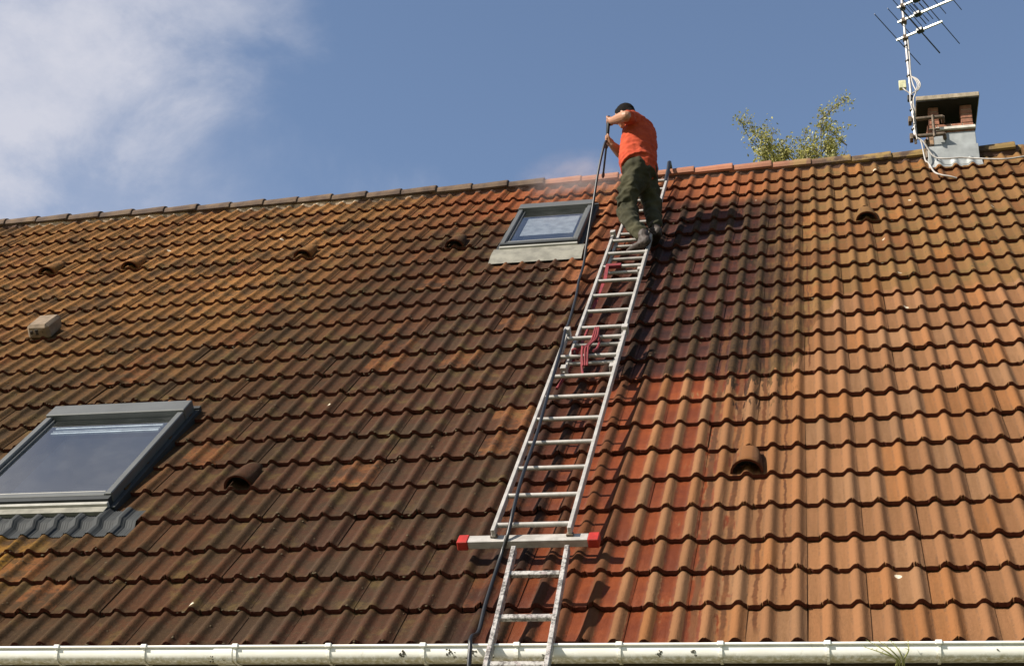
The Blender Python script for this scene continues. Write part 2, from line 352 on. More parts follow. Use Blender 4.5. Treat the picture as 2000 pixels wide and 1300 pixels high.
def gutter_mat():
    g = G('white_pvc_gutter'); p = g.pos(); sp = g.n('ShaderNodeSeparateXYZ'); g.t.links.new(p, sp.inputs[0])
    mid = g.noise(p, 9, 5, 0.65); fin = g.noise(p, 40, 5, 0.7)
    low = g.ss(g.add(sp.outputs[2], g.mul(g.sub(mid, 0.5), 0.03)), 3.475, 3.445)
    c = g.mix(g.ss(mid, 0.3, 0.7), (0.74, 0.73, 0.67), (0.68, 0.66, 0.59))
    c = g.mix(g.mul(low, g.ss(fin, 0.30, 0.62)), c, (0.32, 0.28, 0.15))
    cs = g.n('ShaderNodeCombineXYZ'); g.t.links.new(g.mul(sp.outputs[0], 9.0), cs.inputs[0]); g.t.links.new(g.mul(sp.outputs[2], 5.0), cs.inputs[1])
    st = g.noise(cs.outputs[0], 1.0, 5, 0.7)
    c = g.mix(g.mul(g.ss(st, 0.62, 0.75), 0.5), c, (0.30, 0.27, 0.17))
    g.bsdf(c, 0.35, bump=mid, bstr=0.05, bdist=0.002)
    return g.m
M_GUT = gutter_mat()

def glass_mat(name, tint, refl):
    g = G(name); p = g.pos()
    lw = g.n('ShaderNodeLayerWeight'); lw.inputs[0].default_value = 0.5; fr_ = g.add(refl, g.mul(1-refl, g.ma('POWER', lw.outputs['Facing'], 4.0)))
    tr = g.n('ShaderNodeBsdfTransparent'); tr.inputs[0].default_value = (*tint, 1)
    gl = g.n('ShaderNodeBsdfGlossy'); gl.inputs['Roughness'].default_value = 0.03; gl.inputs['Color'].default_value = (0.95, 0.97, 1, 1)
    df = g.n('ShaderNodeBsdfDiffuse'); df.inputs[0].default_value = (0.55, 0.55, 0.52, 1)
    mx = g.n('ShaderNodeMixShader'); g.t.links.new(fr_, mx.inputs[0]); g.t.links.new(tr.outputs[0], mx.inputs[1]); g.t.links.new(gl.outputs[0], mx.inputs[2])
    m2 = g.n('ShaderNodeMixShader'); dirt = g.add(0.012, g.mul(g.ss(g.noise(p, 5, 5, 0.65), 0.40, 0.75), 0.020)); g.t.links.new(dirt, m2.inputs[0])
    g.t.links.new(mx.outputs[0], m2.inputs[1]); g.t.links.new(df.outputs[0], m2.inputs[2])
    g.t.links.new(m2.outputs[0], g.out.inputs[0]); return g.m
M_GLASS = glass_mat('skylight_glass', (0.80, 0.86, 0.90), 0.16)

# ------------------------------------------------------------------ ground
def lawn_mat():
    g = G('lawn'); p = g.pos(); n = g.noise(p, 0.6, 6, 0.6); f = g.noise(p, 30, 4, 0.7)
    g.bsdf(g.mix(g.add(g.mul(n, 0.6), g.mul(f, 0.4)), (0.03, 0.06, 0.015), (0.10, 0.14, 0.035)), 0.95, bump=f, bstr=0.6, bdist=0.03); return g.m
bm = bmesh.new(); bmesh.ops.create_grid(bm, x_segments=8, y_segments=8, size=1500)
tag(mesh_obj('ground', bm, lawn_mat()), kind='structure')
bm = bmesh.new(); wbox(bm, -8.2, 6.4, -4.6, 0.55, 0.0, 0.10, 0.01)
tag(mesh_obj('bounce_paving', bm, simple('bounce_paving_concrete', (0.42, 0.39, 0.34), 0.9)), kind='structure')  # unseen pale paving, added to bounce light up onto the gutter

# ------------------------------------------------------------------ house
UL, UR = -7.46, 6.34          # roof extent along the eave
VR = 8.40                     # apex, measured up the slope
house = empty('house', (0, 0.5, 0), 'house with a steep tiled roof, mossy brown at left and cleaned orange tan at right', 'house')
apex = rw(0, VR, -0.05)
YAP, ZAP = apex.y, apex.z
YB = 2*YAP + 0.03
# walls
bm = bmesh.new()
for (x0, x1, y0, y1) in ((UL+0.15, UR-0.12, 0.30, 0.55), (UL+0.15, UR-0.12, YB-0.55, YB-0.30)):
    wbox(bm, x0, x1, y0, y1, 0, 3.40)
for x in (UL+0.15, UR-0.12-0.25):
    prof = [(0.552, 0), (YB-0.552, 0), (YB-0.552, 3.40), (YB-0.60, 3.42), (YAP, ZAP-0.28), (0.60, 3.42), (0.552, 3.40)]
    a = [bm.verts.new((x, y, z)) for y, z in prof]; b = [bm.verts.new((x+0.25, y, z)) for y, z in prof]
    bm.faces.new(a[::-1]); bm.faces.new(b)
    for i in range(len(prof)): j = (i+1) % len(prof); bm.faces.new((a[i], a[j], b[j], b[i]))
bmesh.ops.recalc_face_normals(bm, faces=bm.faces)
mesh_obj('wall', bm, M_WALL, house)
# fascia and soffit under the eave
bm = bmesh.new(); wbox(bm, UL, UR, -0.018, 0.005, 3.33, 3.535); wbox(bm, UL, UR, 0.007, 0.30, 3.36, 3.38)
mesh_obj('fascia', bm, M_WOOD, house)
# roof underlay slab (front) and plain back slope
SK = [(-1.245, -0.150, 1.545, 2.945), (1.535, 2.260, 6.215, 7.350)]     # skylight outlines u0,u1,v0,v1
bm = bmesh.new()
def deckpiece(u0, u1, v0, v1): rbox(bm, u0, u1, v0, v1, -0.16, -0.085)
deckpiece(UL, SK[0][0]+.06, 0.0, VR-0.05); deckpiece(SK[0][1]-.06, SK[1][0]+.06, 0.0, VR-0.05); deckpiece(SK[1][1]-.06, UR, 0.0, VR-0.05)
deckpiece(SK[0][0]+.06, SK[0][1]-.06, 0.0, SK[0][2]+.06); deckpiece(SK[0][0]+.06, SK[0][1]-.06, SK[0][3]-.06, VR-0.05)
deckpiece(SK[1][0]+.06, SK[1][1]-.06, 0.0, SK[1][2]+.06); deckpiece(SK[1][0]+.06, SK[1][1]-.06, SK[1][3]-.06, VR-0.05)
roof = mesh_obj('roof', bm, M_DECK, house, origin=rw(0, 0, 0))
bm = bmesh.new()
bv = Vector((0, -C, SN)); bn = Vector((0, SN, C)); bb = Vector((0, YB, 3.58))
cs_ = []
for i in range(0, 8*46+1):
    uu = UL + (UR-UL)*i/(8*46)
    d = abs(((uu/0.15+0.5) % 1.0)-0.5)*0.15
    h = 0.03*(0.5+0.5*math.cos(math.pi*min(1, d/0.037)))-0.03
    cs_.append([bm.verts.new(bb + XA*uu + bv*t + bn*(h-0.01)) for t in (0.0, VR-0.02)])
for a, b in zip(cs_, cs_[1:]): bm.faces.new((a[0], b[0], b[1], a[1])).smooth = True
box(bm, bb+XA*((UL+UR)/2)+bv*(VR/2-0.03)-bn*0.12, XA, bv, bn, (UR-UL)/2, VR/2-0.05, 0.04)
mesh_obj('back_slope', bm, M_TILE, roof)

# tiles ----------------------------------------------------------------
RV = [0.013, 0.346, 0.686, 1.014, 1.384, 1.755, 2.124, 2.497, 2.868, 3.236, 3.587, 3.936, 4.292, 4.646, 5.001, 5.351, 5.708, 6.077, 6.433, 6.792, 7.165, 7.524, 7.893, 8.262]
THK = 0.033
def hprof(x):
    """height of the tile surface for u = x (0 at a crest)"""
    k = round(x/0.15); d = x-0.15*k
    w_ = 0.042 if d < 0 else 0.046
    t = max(0.0, min(1.0, (1-abs(d)/w_)/(0.84 if d < 0 else 0.95))); h = 0.0275*t*t*(3-2*t)
    if t <= 0: h = -0.0018*math.sin(math.pi*min(1, max(0, (0.5*0.15-abs(d)+0.5*(0.075-w_))/ (2*(0.075-w_)) )))
    return h - 0.0275
US = [-0.100, -0.090, -0.075, -0.058, -0.043, -0.037, -0.031, -0.025, -0.019, -0.013, -0.006, 0.0, 0.006, 0.012, 0.018, 0.024, 0.030, 0.038]
def tile_bm(bm, ua, ub, va, vb, cap_v, seed=0, org=None, tintlayer=None, tint=0.0, jit=None):
    """one tile between ua and ub, nose at va, head at vb; slopes down by THK per course"""
    rnd = random.Random(seed)
    gauge = cap_v
    du = jit or (0, 0, 0, 0)
    xs = set()
    k0 = math.floor(ua/0.15)-1
    for k in range(k0, k0+6):
        for q in US: xs.add(round(k*0.15+q, 5))
    seam = math.floor((ua+0.15)/0.30)          # mock joint in the middle pan
    xs = sorted(x for x in xs if ua+0.002 < x < ub-0.002)
    xs = [ua] + xs + [ub]
    rows = []
    N = 3
    chips = {i: (rnd.uniform(0.003, 0.013) if rnd.random() < 0.09 else 0.0) for i in range(len(xs))}
    vlist = [va, va+0.006, (va+vb)/2, vb]
    top = []
    for j, v in enumerate(vlist):
        row = []
        for i, x in enumerate(xs):
            hh = hprof(x)
            n = hh - THK*(v-va)/gauge
            xm = ((x - 0.045 - 0.15) % 0.30)
            if abs(xm) < 1e-3: n -= 0.004
            if j == 0: n -= 0.003
            vv = v + (chips[i] if j < 2 else 0) + (rnd.uniform(-0.002, 0.002) if j == 0 else 0)
            t = (v-va)
            row.append(bm.verts.new(rw(x+du[0]+du[3]*t, vv+du[1], n+du[2]) - (org or Vector((0, 0, 0)))))
        top.append(row)
    fs = []
    for j in range(len(vlist)-1):
        for i in range(len(xs)-1):
            f = bm.faces.new((top[j][i], top[j][i+1], top[j+1][i+1], top[j+1][i])); f.smooth = True; fs.append(f)
    o = org or Vector((0, 0, 0))
    def low(i, v, dz): return bm.verts.new(rw(xs[i]+du[0], v+du[1], hprof(xs[i])-THK*(v-va)/gauge-dz+du[2]) - o)
    nb = [low(i, va+0.001+chips[i], THK-0.003) for i in range(len(xs))]
    nt = [bm.verts.new(q.co) for q in top[0]]
    back = [low(i, va+0.05, THK-0.004) for i in range(len(xs))]
    for i in range(len(xs)-1):
        fs.append(bm.faces.new((nt[i+1], nt[i], nb[i], nb[i+1])))
        fs.append(bm.faces.new((nb[i+1], nb[i], back[i], back[i+1])))
    # side edges
    for i in (0, len(xs)-1):
        cols = [bm.verts.new(top[j][i].co) for j in range(len(vlist))]
        cl2 = [low(i, v, THK*0.8) for v in vlist]
        for j in range(len(vlist)-1):
            q = (cols[j], cols[j+1], cl2[j+1], cl2[j]) if i == 0 else (cols[j+1], cols[j], cl2[j], cl2[j+1])
            fs.append(bm.faces.new(q))
    if tintlayer is not None:
        for f in fs: f[tintlayer] = tint
    return fs
tiles = []          # (dist, row, ua, ub, va, vb, full)
EDGE = 0.045
k_first = int(math.floor(UL/0.30))
campos = Vector((4.4143, -6.963, 1.6))
for r in range(23):
    va, vb = RV[r], RV[r+1]
    vend = min(vb+0.055, VR-0.06)
    i = k_first
    while True:
        ua = i*0.30+EDGE; ub = ua+0.30
        i += 1
        if ua >= UR-0.02: break
        if ub <= UL+0.02: continue
        ua_, ub_ = max(ua, UL), min(ub, UR)
        pieces = [(ua_, ub_, va, vend)]
        for (s0, s1, t0, t1) in SK:
            c0, c1, d0, d1 = s0+0.03, s1-0.03, t0+0.02, t1-0.02
            new = []
            for (a, b, p, q) in pieces:
                if b <= c0 or a >= c1 or q-0.055 <= d0 or p >= d1: new.append((a, b, p, min(q, d0) if (a < c1 and b > c0 and p < d0 < q) else q)); continue
                if a < c0-0.01: new.append((a, c0, p, q))
                if b > c1+0.01: new.append((c1, b, p, q))
                aa, bb_ = max(a, c0), min(b, c1)
                if p < d0-0.03: new.append((aa, bb_, p, d0))
                if q > d1+0.03: new.append((aa, bb_, max(p, d1), q))
            pieces = new
        for (a, b, p, q) in pieces:
            full = (abs(a-ua) < 1e-6 and abs(b-ub) < 1e-6 and abs(p-va) < 1e-6 and abs(q-vend) < 1e-6)
            mid = rw((a+b)/2, (p+q)/2)
            # screen test: is the tile inside the photograph, and how large
            rel = mid - campos; dz = -rel.dot(CZ)
            sx = rel.dot(CX)/dz; sy = rel.dot(CY)/dz
            vis = abs(sx) < 0.375 and abs(sy) < 0.25
            size = (b-a)*(q-p)/(rel.length_squared)*abs(rel.normalized().dot(NV))
            tiles.append((-(size if vis else -1), r, a, b, p, q, full, (va, vb)))
tiles.sort(key=lambda t: t[0])
variants = {}
def jitter(rr):
    slip = -rr.uniform(.008, .02) if rr.random() < 0.03 else 0
    return (rr.uniform(-.003, .003), rr.uniform(-.005, .005)+slip, rr.uniform(-.002, .005), rr.uniform(-.006, .006))
bm_rest = bmesh.new(); tl = bm_rest.faces.layers.float.new('tint')
rr = random.Random(5)
ORG = 0
for idx, (sz, r, a, b, p, q, full, (va, vb)) in enumerate(tiles):
    tint = rr.random()
    if idx < 300 and sz < 0:
        org = rw((a+b)/2, p, 0)
        if full:
            key = (r, rr.randrange(4))
            if key not in variants:
                tb = bmesh.new(); tile_bm(tb, a, b, p, q, vb-va, seed=hash(key) % 9999, org=org)
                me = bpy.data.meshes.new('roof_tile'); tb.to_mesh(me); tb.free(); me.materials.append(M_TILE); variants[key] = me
            me = variants[key]
        else:
            tb = bmesh.new(); tile_bm(tb, a, b, p, q, vb-va, seed=idx, org=org)
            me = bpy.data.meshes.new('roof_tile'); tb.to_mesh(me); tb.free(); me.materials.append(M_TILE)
        o = bpy.data.objects.new('roof_tile', me); S.collection.objects.link(o); o.parent = roof
        j = jitter(rr)
        o.location = org + UV*j[0] + VV*j[1] + NV*j[2] - wloc(roof)
        o.rotation_mode = 'QUATERNION'
        o.rotation_quaternion = Matrix.Rotation(j[3]*1.6, 3, NV).to_quaternion() @ Matrix.Rotation(rr.uniform(-.006, .006), 3, UV).to_quaternion()
        o['tint'] = tint
    else:
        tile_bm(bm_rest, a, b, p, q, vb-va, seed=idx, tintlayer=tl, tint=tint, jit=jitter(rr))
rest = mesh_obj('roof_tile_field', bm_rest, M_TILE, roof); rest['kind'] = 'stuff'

# moss cushions and grit clinging to noses and rolls
ico = bmesh.new(); bmesh.ops.create_icosphere(ico, subdivisions=1, radius=1)
iv = [v.co.copy() for v in ico.verts]; fi = [[v.index for v in f.verts] for f in ico.faces]; ico.free()
MV, MF = [], []
rm = random.Random(17); tries = 0
while len(MV) < 12*4200 and tries < 60000:
    tries += 1
    r = rm.randrange(23); u = rm.uniform(-5.2, 6.3); onnose = rm.random() < 0.5
    dens = 0.9 if u < 2.4 else (0.25 if u < 3.0 else (0.8 if RV[r] > 3.3 + 1.4*max(0, min(1, (u-3.75)/.75)) else 0.04))
    if 0.5+0.9*noise.noise(Vector((u*0.9, RV[r]*0.9, 3))) > dens*1.1 or rm.random() > dens: continue
    v = RV[r] + (rm.uniform(-0.001, 0.006) if onnose else rm.uniform(0.02, 0.33))
    if any(a-0.03 < u < b+0.03 and c-0.34 < v < d+0.05 for (a, b, c, d) in SK): continue
    if not onnose: u = round(u/0.15)*0.15 + rm.gauss(0.012, 0.016)
    n = hprof(u) - THK*max(0, v-RV[r])/(RV[r+1]-RV[r]) - (rm.uniform(0, .022) if onnose else 0)
    s_ = rm.uniform(0.0025, 0.0075)*(1.25 if onnose else 0.9); c = rw(u, v, n); b0 = len(MV)
    a1, a2, a3 = s_*rm.uniform(.7, 1.8), s_*rm.uniform(.7, 1.4), s_*rm.uniform(.35, .7)
    MV += [c + UV*(q.x*a1) + VV*(q.y*a2) + NV*(q.z*a3) for q in iv]; MF += [[b0+k for k in f] for f in fi]
mm = bpy.data.meshes.new('moss'); mm.from_pydata([tuple(q) for q in MV], [], MF); mm.update()
gm = G('moss'); pm = gm.pos()
gm.bsdf(gm.mix(gm.noise(pm, 7, 3), (0.030, 0.022, 0.010), (0.095, 0.065, 0.028)), 0.95)
mm.materials.append(gm.m); mo = bpy.data.objects.new('moss', mm); link(mo); pset(mo, roof); mo['kind'] = 'stuff'

# verge tiles along the right gable
bm = bmesh.new()
for r in range(23):
    va, vb = RV[r], RV[r+1]
    box(bm, rw(UR+0.02, (va+vb)/2+0.02, -0.055+0.006*(r % 2)), UV, VV, NV, 0.017, (vb-va)/2+0.018, 0.075, 0.006)
mesh_obj('verge', bm, M_TILE, roof)

# mortar bedding and ridge tiles
bm = bmesh.new()
pr = []
nseg = 420
for i in range(nseg+1):
    x = UL+0.02 + (UR-UL-0.04)*i/nseg
    j = 0.012*noise.noise(Vector((x*9, 0, 1)))
    pr.append([bm.verts.new(rw(x, VR-0.142+j, hprof(x)+0.003-THK)), bm.verts.new(rw(x, VR-0.120+j, -0.014+j*0.5)), bm.verts.new(rw(x, VR-0.03, 0.01))])
for a, b in zip(pr, pr[1:]):
    for k in range(2): bm.faces.new((a[k], b[k], b[k+1], a[k+1]))
mesh_obj('ridge_mortar', bm, bedding_mat(), roof)
def ridge_mesh():
    bm = bmesh.new(); L = 0.425
    secs = [(0.0, 0.0), (0.20, 0.007), (L-0.01, 0.016), (L, 0.014)]
    rings = []
    for (x, g) in secs:
        ring = []
        for k in range(13):
            a = math.pi*(k/12); 
            yy = -math.cos(a)*(0.118+g); zz = (math.sin(a)**0.8 if 0 < a < math.pi-1e-6 else 0)*(0.104+g)-0.094
            ring.append((x, yy, zz))
        rings.append(ring)
    def build(off, flip):
        V = [[bm.verts.new((x, y*(1-off/0.12), z-off)) for (x, y, z) in ring] for ring in rings]
        for i in range(len(V)-1):
            for k in range(12):
                f = (V[i][k], V[i][k+1], V[i+1][k+1], V[i+1][k]) if not flip else (V[i][k], V[i+1][k], V[i+1][k+1], V[i][k+1])
                bm.faces.new(f).smooth = False
        return V
    A = build(0, True); B = build(0.016, False)
    for e in (0, -1):
        for k in range(12):
            q = (A[e][k], A[e][k+1], B[e][k+1], B[e][k]); bm.faces.new(q if e == 0 else q[::-1])
    for k in (0, 12):
        for i in range(len(A)-1): bm.faces.new((A[i][k], A[i+1][k], B[i+1][k], B[i][k]))
    bmesh.ops.recalc_face_normals(bm, faces=bm.faces)
    me = bpy.data.meshes.new('ridge_tile'); bm.to_mesh(me); bm.free(); me.materials.append(M_RIDGE); return me
rme = ridge_mesh()
RZ = ZAP + 0.030
x = 3.166 - 0.39*28
while x < 6.34:
    if x > UL-0.3 and x+0.39 < 6.40 and not (5.36 < x+0.2 < 5.98):
        o = bpy.data.objects.new('ridge_tile', rme); S.collection.objects.link(o); o.parent = roof
        o.location = Vector((x-0.033, YAP+0.0, RZ + rr.uniform(-.004, .004))) - wloc(roof)
        o.rotation_euler = (rr.uniform(-.02, .02), -0.012+rr.uniform(-.008, .008), rr.uniform(-.008, .008))
        o['tint'] = rr.random()
    x += 0.39
# half ridge piece right of the chimney closing the gable
o = bpy.data.objects.new('ridge_tile', rme); S.collection.objects.link(o); o.parent = roof
o.location = Vector((5.955, YAP+0.06, RZ+0.012)) - wloc(roof)

# raised vent tiles
def cowl(u, v, wid=0.20, hh=0.066, ln=0.31):
    bm = bmesh.new(); rings = []; inner = []
    for j in range(6):
        t = j/5; ww = wid*(0.5*(1-t)**0.8+0.30*t+0.0) ; h = hh*(1-t)**0.75+0.006
        base = -0.026
        A, B = [], []
        for k in range(11):
            a = math.pi*k/10
            A.append(bm.verts.new(rw(u-math.cos(a)*ww, v+t*ln, base+math.sin(a)*(h-base))))
            B.append(bm.verts.new(rw(u-math.cos(a)*(ww-0.014), v+0.002+t*ln, base+math.sin(a)*(h-base-0.014))))
        rings.append(A); inner.append(B)
    for j in range(5):
        for k in range(10):
            bm.faces.new((rings[j][k], rings[j][k+1], rings[j+1][k+1], rings[j+1][k])).smooth = True
            bm.faces.new((inner[j][k], inner[j+1][k], inner[j+1][k+1], inner[j][k+1])).smooth = True
    for k in range(10): bm.faces.new((rings[0][k], inner[0][k], inner[0][k+1], rings[0][k+1]))
    bmesh.ops.recalc_face_normals(bm, faces=bm.faces)
    o = mesh_obj('vent_cowl', bm, M_TILE, roof, origin=rw(u, v, 0)); o['tint'] = rr.random()
    # the dark vent throat
    bm = bmesh.new(); vs = [bm.verts.new(rw(u-math.cos(math.pi*k/10)*(wid*0.42), v+0.10, -0.024+math.sin(math.pi*k/10)*hh*0.84)) for k in range(11)]
    bm.faces.new(vs); mesh_obj('vent_throat', bm, M_BLACK, roof)
for (u, v) in ((-3.15, 6.44), (-2.25, 6.44), (-0.45, 6.44), (1.05, 6.44), (0.645, 1.765), (3.90, 1.765), (4.80, 6.44)): cowl(u, v, hh=0.066 if v < 3 else 0.050, wid=0.20 if v < 3 else 0.185)

# boxy vent terminal at left
bm = bmesh.new(); u0, v0 = -2.29, 4.655
rbox(bm, u0-0.105, u0+0.105, v0, v0+0.26, -0.03, 0.105, 0.024)
for q_ in bm.verts:
    a_ = noise.noise_vector(q_.co*9)*0.012; q_.co += a_
bv_ = mesh_obj('vent_terminal', bm, simple('buff_terminal', (0.27, 0.19, 0.12), 0.85, 0, 0.15, 18, 0.3), roof)
bm = bmesh.new()
for k, (wa, na, nb_) in enumerate(((0.03, .022, .056), (0.038, .010, .068), (0.024, .028, .060))): rbox(bm, u0-0.062+k*0.055-wa/2, u0-0.062+k*0.055+wa/2, v0-0.006, v0+0.02, na, nb_, 0.006)
mesh_obj('vent_slot', bm, simple('vent_slot_shade', (0.05, 0.035, 0.025), 0.9), roof)  # dark blocks stand in for the shade inside the holes

# ------------------------------------------------------------------ skylights
def skylight(u0, u1, v0, v1, kind):
    sky_ = bpy.data.objects.new('skylight', None); link(sky_); sky_.location = rw((u0+u1)/2, v0, 0); pset(sky_, house)
    H = (0.062, 0.050)[kind]; fw = (0.050, 0.044)[kind]; hd = (0.130, 0.095)[kind]
    def P(name, bm, mat, smooth=False): return mesh_obj(name, bm, mat, sky_, smooth)
    # dark side flashing channels
    bm = bmesh.new()
    rbox(bm, u0-0.040, u0-0.002, v0-0.02, v1+0.03, -0.06, -0.004); rbox(bm, u1+0.002, u1+0.040, v0-0.02, v1+0.03, -0.06, -0.004)
    rbox(bm, u0-0.040, u1+0.040, v1+0.032, v1+0.07, -0.03, 0.010)
    rbox(bm, u0+0.004, u1-0.004, v0+0.002, v0+0.05, -0.14, 0.045)
    P('side_flashing', bm, M_DARKF)
    # frame: two side covers, bottom rail, top hood
    bm = bmesh.new()
    for s in (0, 1):
        a = u0 if s == 0 else u1-fw
        rbox(bm, a, a+fw, v0+0.052, v1-hd-0.005, -0.12, H, 0.006)
        b = u0+fw+0.002 if s == 0 else u1-fw-0.020
        rbox(bm, b, b+0.018, v0+0.105, v1-hd-0.01, 0.0, H-0.022, 0.002)
    rbox(bm, u0+fw+0.002, u1-fw-0.002, v0+0.054, v0+0.100, -0.02, H-0.012, 0.005)
    P('frame', bm, M_GREYF)
    bm = bmesh.new(); rbox(bm, u0-0.004, u1+0.004, v1-hd, v1+0.030, -0.05, H+0.016, 0.006); P('top_hood', bm, M_GREYF)
    bm = bmesh.new(); rbox(bm, u0+fw+0.02, u1-fw-0.02, v0+0.102, v0+0.112, 0.02, H-0.015); rbox(bm, u0+0.0, u1-0.0, v0-0.030, v0-0.002, -0.04, 0.030, 0.004)
    P('bright_trim', bm, M_LIGHTF)
    # pane
    bm = bmesh.new(); bm.faces.new([bm.verts.new(rw(a_, b_, H-0.036)) for a_, b_ in ((u0+fw+0.02, v0+0.112), (u1-fw-0.02, v0+0.112), (u1-fw-0.02, v1-hd-0.005), (u0+fw+0.02, v1-hd-0.005))]); P('glass_pane', bm, M_GLASS)
    # reveal (shaft) behind the glass
    bm = bmesh.new(); D = -0.55
    q = [rw(u0+0.05, v0+0.05, 0.0), rw(u1-0.05, v0+0.05, 0.0), rw(u1-0.05, v1-0.06, 0.0), rw(u0+0.05, v1-0.06, 0.0)]
    b = [p + NV*D for p in q]; Q = [bm.verts.new(p) for p in q]; B = [bm.verts.new(p) for p in b]
    for i in range(4): bm.faces.new((Q[i], Q[(i+1) % 4], B[(i+1) % 4], B[i]))
    bm.faces.new(B)
    P('reveal', bm, simple('reveal_lining', (0.14, 0.17, 0.22) if kind == 0 else (0.42, 0.40, 0.39), 0.8, 0, 0.02))
    if kind == 0:
        bm = bmesh.new()
        for k, vv in enumerate((v1-0.245, v1-0.29, v1-0.325)): rbox(bm, u0+0.12, u1-0.13, vv, vv+(0.020, 0.011, 0.020)[::-1][k]*0.8, H-0.062, H-0.048)
        P('blind_slat', bm, simple('white_slat', (0.80, 0.80, 0.78), 0.4))
        va, vb, mat = v0-0.335, v0-0.030, M_DARKF
    else:
        bm = bmesh.new(); rbox(bm, u0+0.11, u1-0.11, v0+0.40, v1-0.22, -0.022, -0.014); P('blind', bm, simple('pale_blind', (0.46, 0.44, 0.43), 0.7))
        va, vb, mat = v0-0.325, v0-0.030, M_APRON
    # apron dressed over the tiles below: follows their waves
    bm = bmesh.new(); V = []; ue = u1+(0.26 if kind == 0 else 0.07); us = u0-(0.26 if kind == 0 else 0.05)
    N = int((ue-us)/0.006)
    for i in range(N+1):
        x = us+(ue-us)*i/N
        # find course below
        row = []
        for j in range(9):
            t = j/8; v = va+(vb-va)*t
            rr_ = max(k for k in range(23) if RV[k] <= v+1e-6); n = hprof(x)-THK*(v-RV[rr_])/(RV[rr_+1]-RV[rr_])+0.008
            if kind == 0: r2 = max(k for k in range(23) if RV[k] <= v+0.05); n = max(n, hprof(x)-THK*(v-RV[r2])/(RV[r2+1]-RV[r2])+0.010)
            if kind == 1: n = -0.022 + 0.032*min(1.0, t/0.55)
            if t > 0.80 and u0-0.01 < x < u1+0.01: n = max(n, -0.004)
            if kind == 0: n += 0.0030*math.cos(2*math.pi*x/0.0165)
            row.append(bm.verts.new(rw(x, v, n)))
        V.append(row)
    for a, b in zip(V, V[1:]):
        for j in range(8): bm.faces.new((a[j], b[j], b[j+1], a[j+1])).smooth = True
    P('apron', bm, mat)
    if kind == 0:
        bm = bmesh.new(); rbox(bm, u0-0.02, u1+0.0, v0-0.10, v0-0.032, -0.02, 0.0085); P('sill_sheet', bm, M_APRON)
    return sky_
s1 = skylight(*SK[0], 0); s1['label'] = 'large lower skylight with dark ribbed apron'
s2 = skylight(*SK[1], 1); s2['label'] = 'smaller upper skylight beside the worker, pale blind inside'

# ------------------------------------------------------------------ gutter
gut = bpy.data.objects.new('gutter', None); link(gut); gut.location = (0, -0.085, 3.515); pset(gut, house)
GY, GZ, GR = -0.087, 3.512, 0.060
def sq(a, r, cy=None, cz=None):
    ca, sa = math.cos(a), math.sin(a)
    return ((GY if cy is None else cy)+math.copysign(abs(ca)**0.62, ca)*r, (GZ if cz is None else cz)+math.copysign(abs(sa)**0.80, sa)*r*1.15)
bm = bmesh.new(); prof = []
for k in range(15):
    a = math.pi + math.pi*k/14; prof.append(sq(a, GR))
inner = [(GY+(y-GY)*0.955, GZ+(z-GZ)*0.955+0.001) for y, z in prof]
bead = [(GY-GR-0.004+math.cos(t)*0.0075, GZ+0.003+math.sin(t)*0.0075) for t in [i*math.pi/4 for i in range(8)]]
def extr(bm, pts, x0, x1, closed=True, smooth=True):
    a = [bm.verts.new((x0, y, z)) for y, z in pts]; b = [bm.verts.new((x1, y, z)) for y, z in pts]
    n = len(pts)
    for i in range(n if closed else n-1):
        j = (i+1) % n; f = bm.faces.new((a[i], a[j], b[j], b[i])); f.smooth = smooth
    if closed:
        for q in (a[::-1], b): bm.faces.new([bm.verts.new(p.co) for p in q])
extr(bm, prof+inner[::-1], UL-0.02, UR+0.02); extr(bm, bead, UL-0.02, UR+0.02)
bmesh.ops.recalc_face_normals(bm, faces=bm.faces)
mesh_obj('gutter_trough', bm, M_GUT, gut)
def gut_bracket():
    bm = bmesh.new(); pts = []
    for k in range(15):
        a = math.pi-0.15 + (math.pi+0.15)*k/14; pts.append(sq(a, GR+0.006, 0, 0))
    inn = [(y*0.93, z*0.93) for y, z in pts]
    extr(bm, pts+inn[::-1], -0.007, 0.007, smooth=False)
    wbox(bm, -0.016, 0.016, -GR-0.018, -GR+0.010, -0.006, 0.015, 0.003)
    bmesh.ops.recalc_face_normals(bm, faces=bm.faces)
    me = bpy.data.meshes.new('gutter_bracket'); bm.to_mesh(me); bm.free(); me.materials.append(M_GUT); return me
bme = gut_bracket(); gpos = wloc(gut)
for x in (-0.64, -0.14, 0.361, 0.860, 1.368, 1.872, 2.369, 2.847, 3.354, 3.841, 4.339, 4.842, 5.34, 5.84):
    o = bpy.data.objects.new('gutter_bracket', bme); S.collection.objects.link(o); o.parent = gut; o.location = Vector((x, GY, GZ)) - gpos
bm = bmesh.new()
for x in (1.30, 5.45):
    bm = bmesh.new(); pts = [sq(math.pi+math.pi*k/14, GR+0.004) for k in range(15)]
    extr(bm, pts+[(GY+(y-GY)*0.94, GZ+(z-GZ)*0.94) for y, z in pts][::-1], x-0.05, x+0.05)
    bmesh.ops.recalc_face_normals(bm, faces=bm.faces); mesh_obj('joint_sleeve', bm, M_GUT, gut)
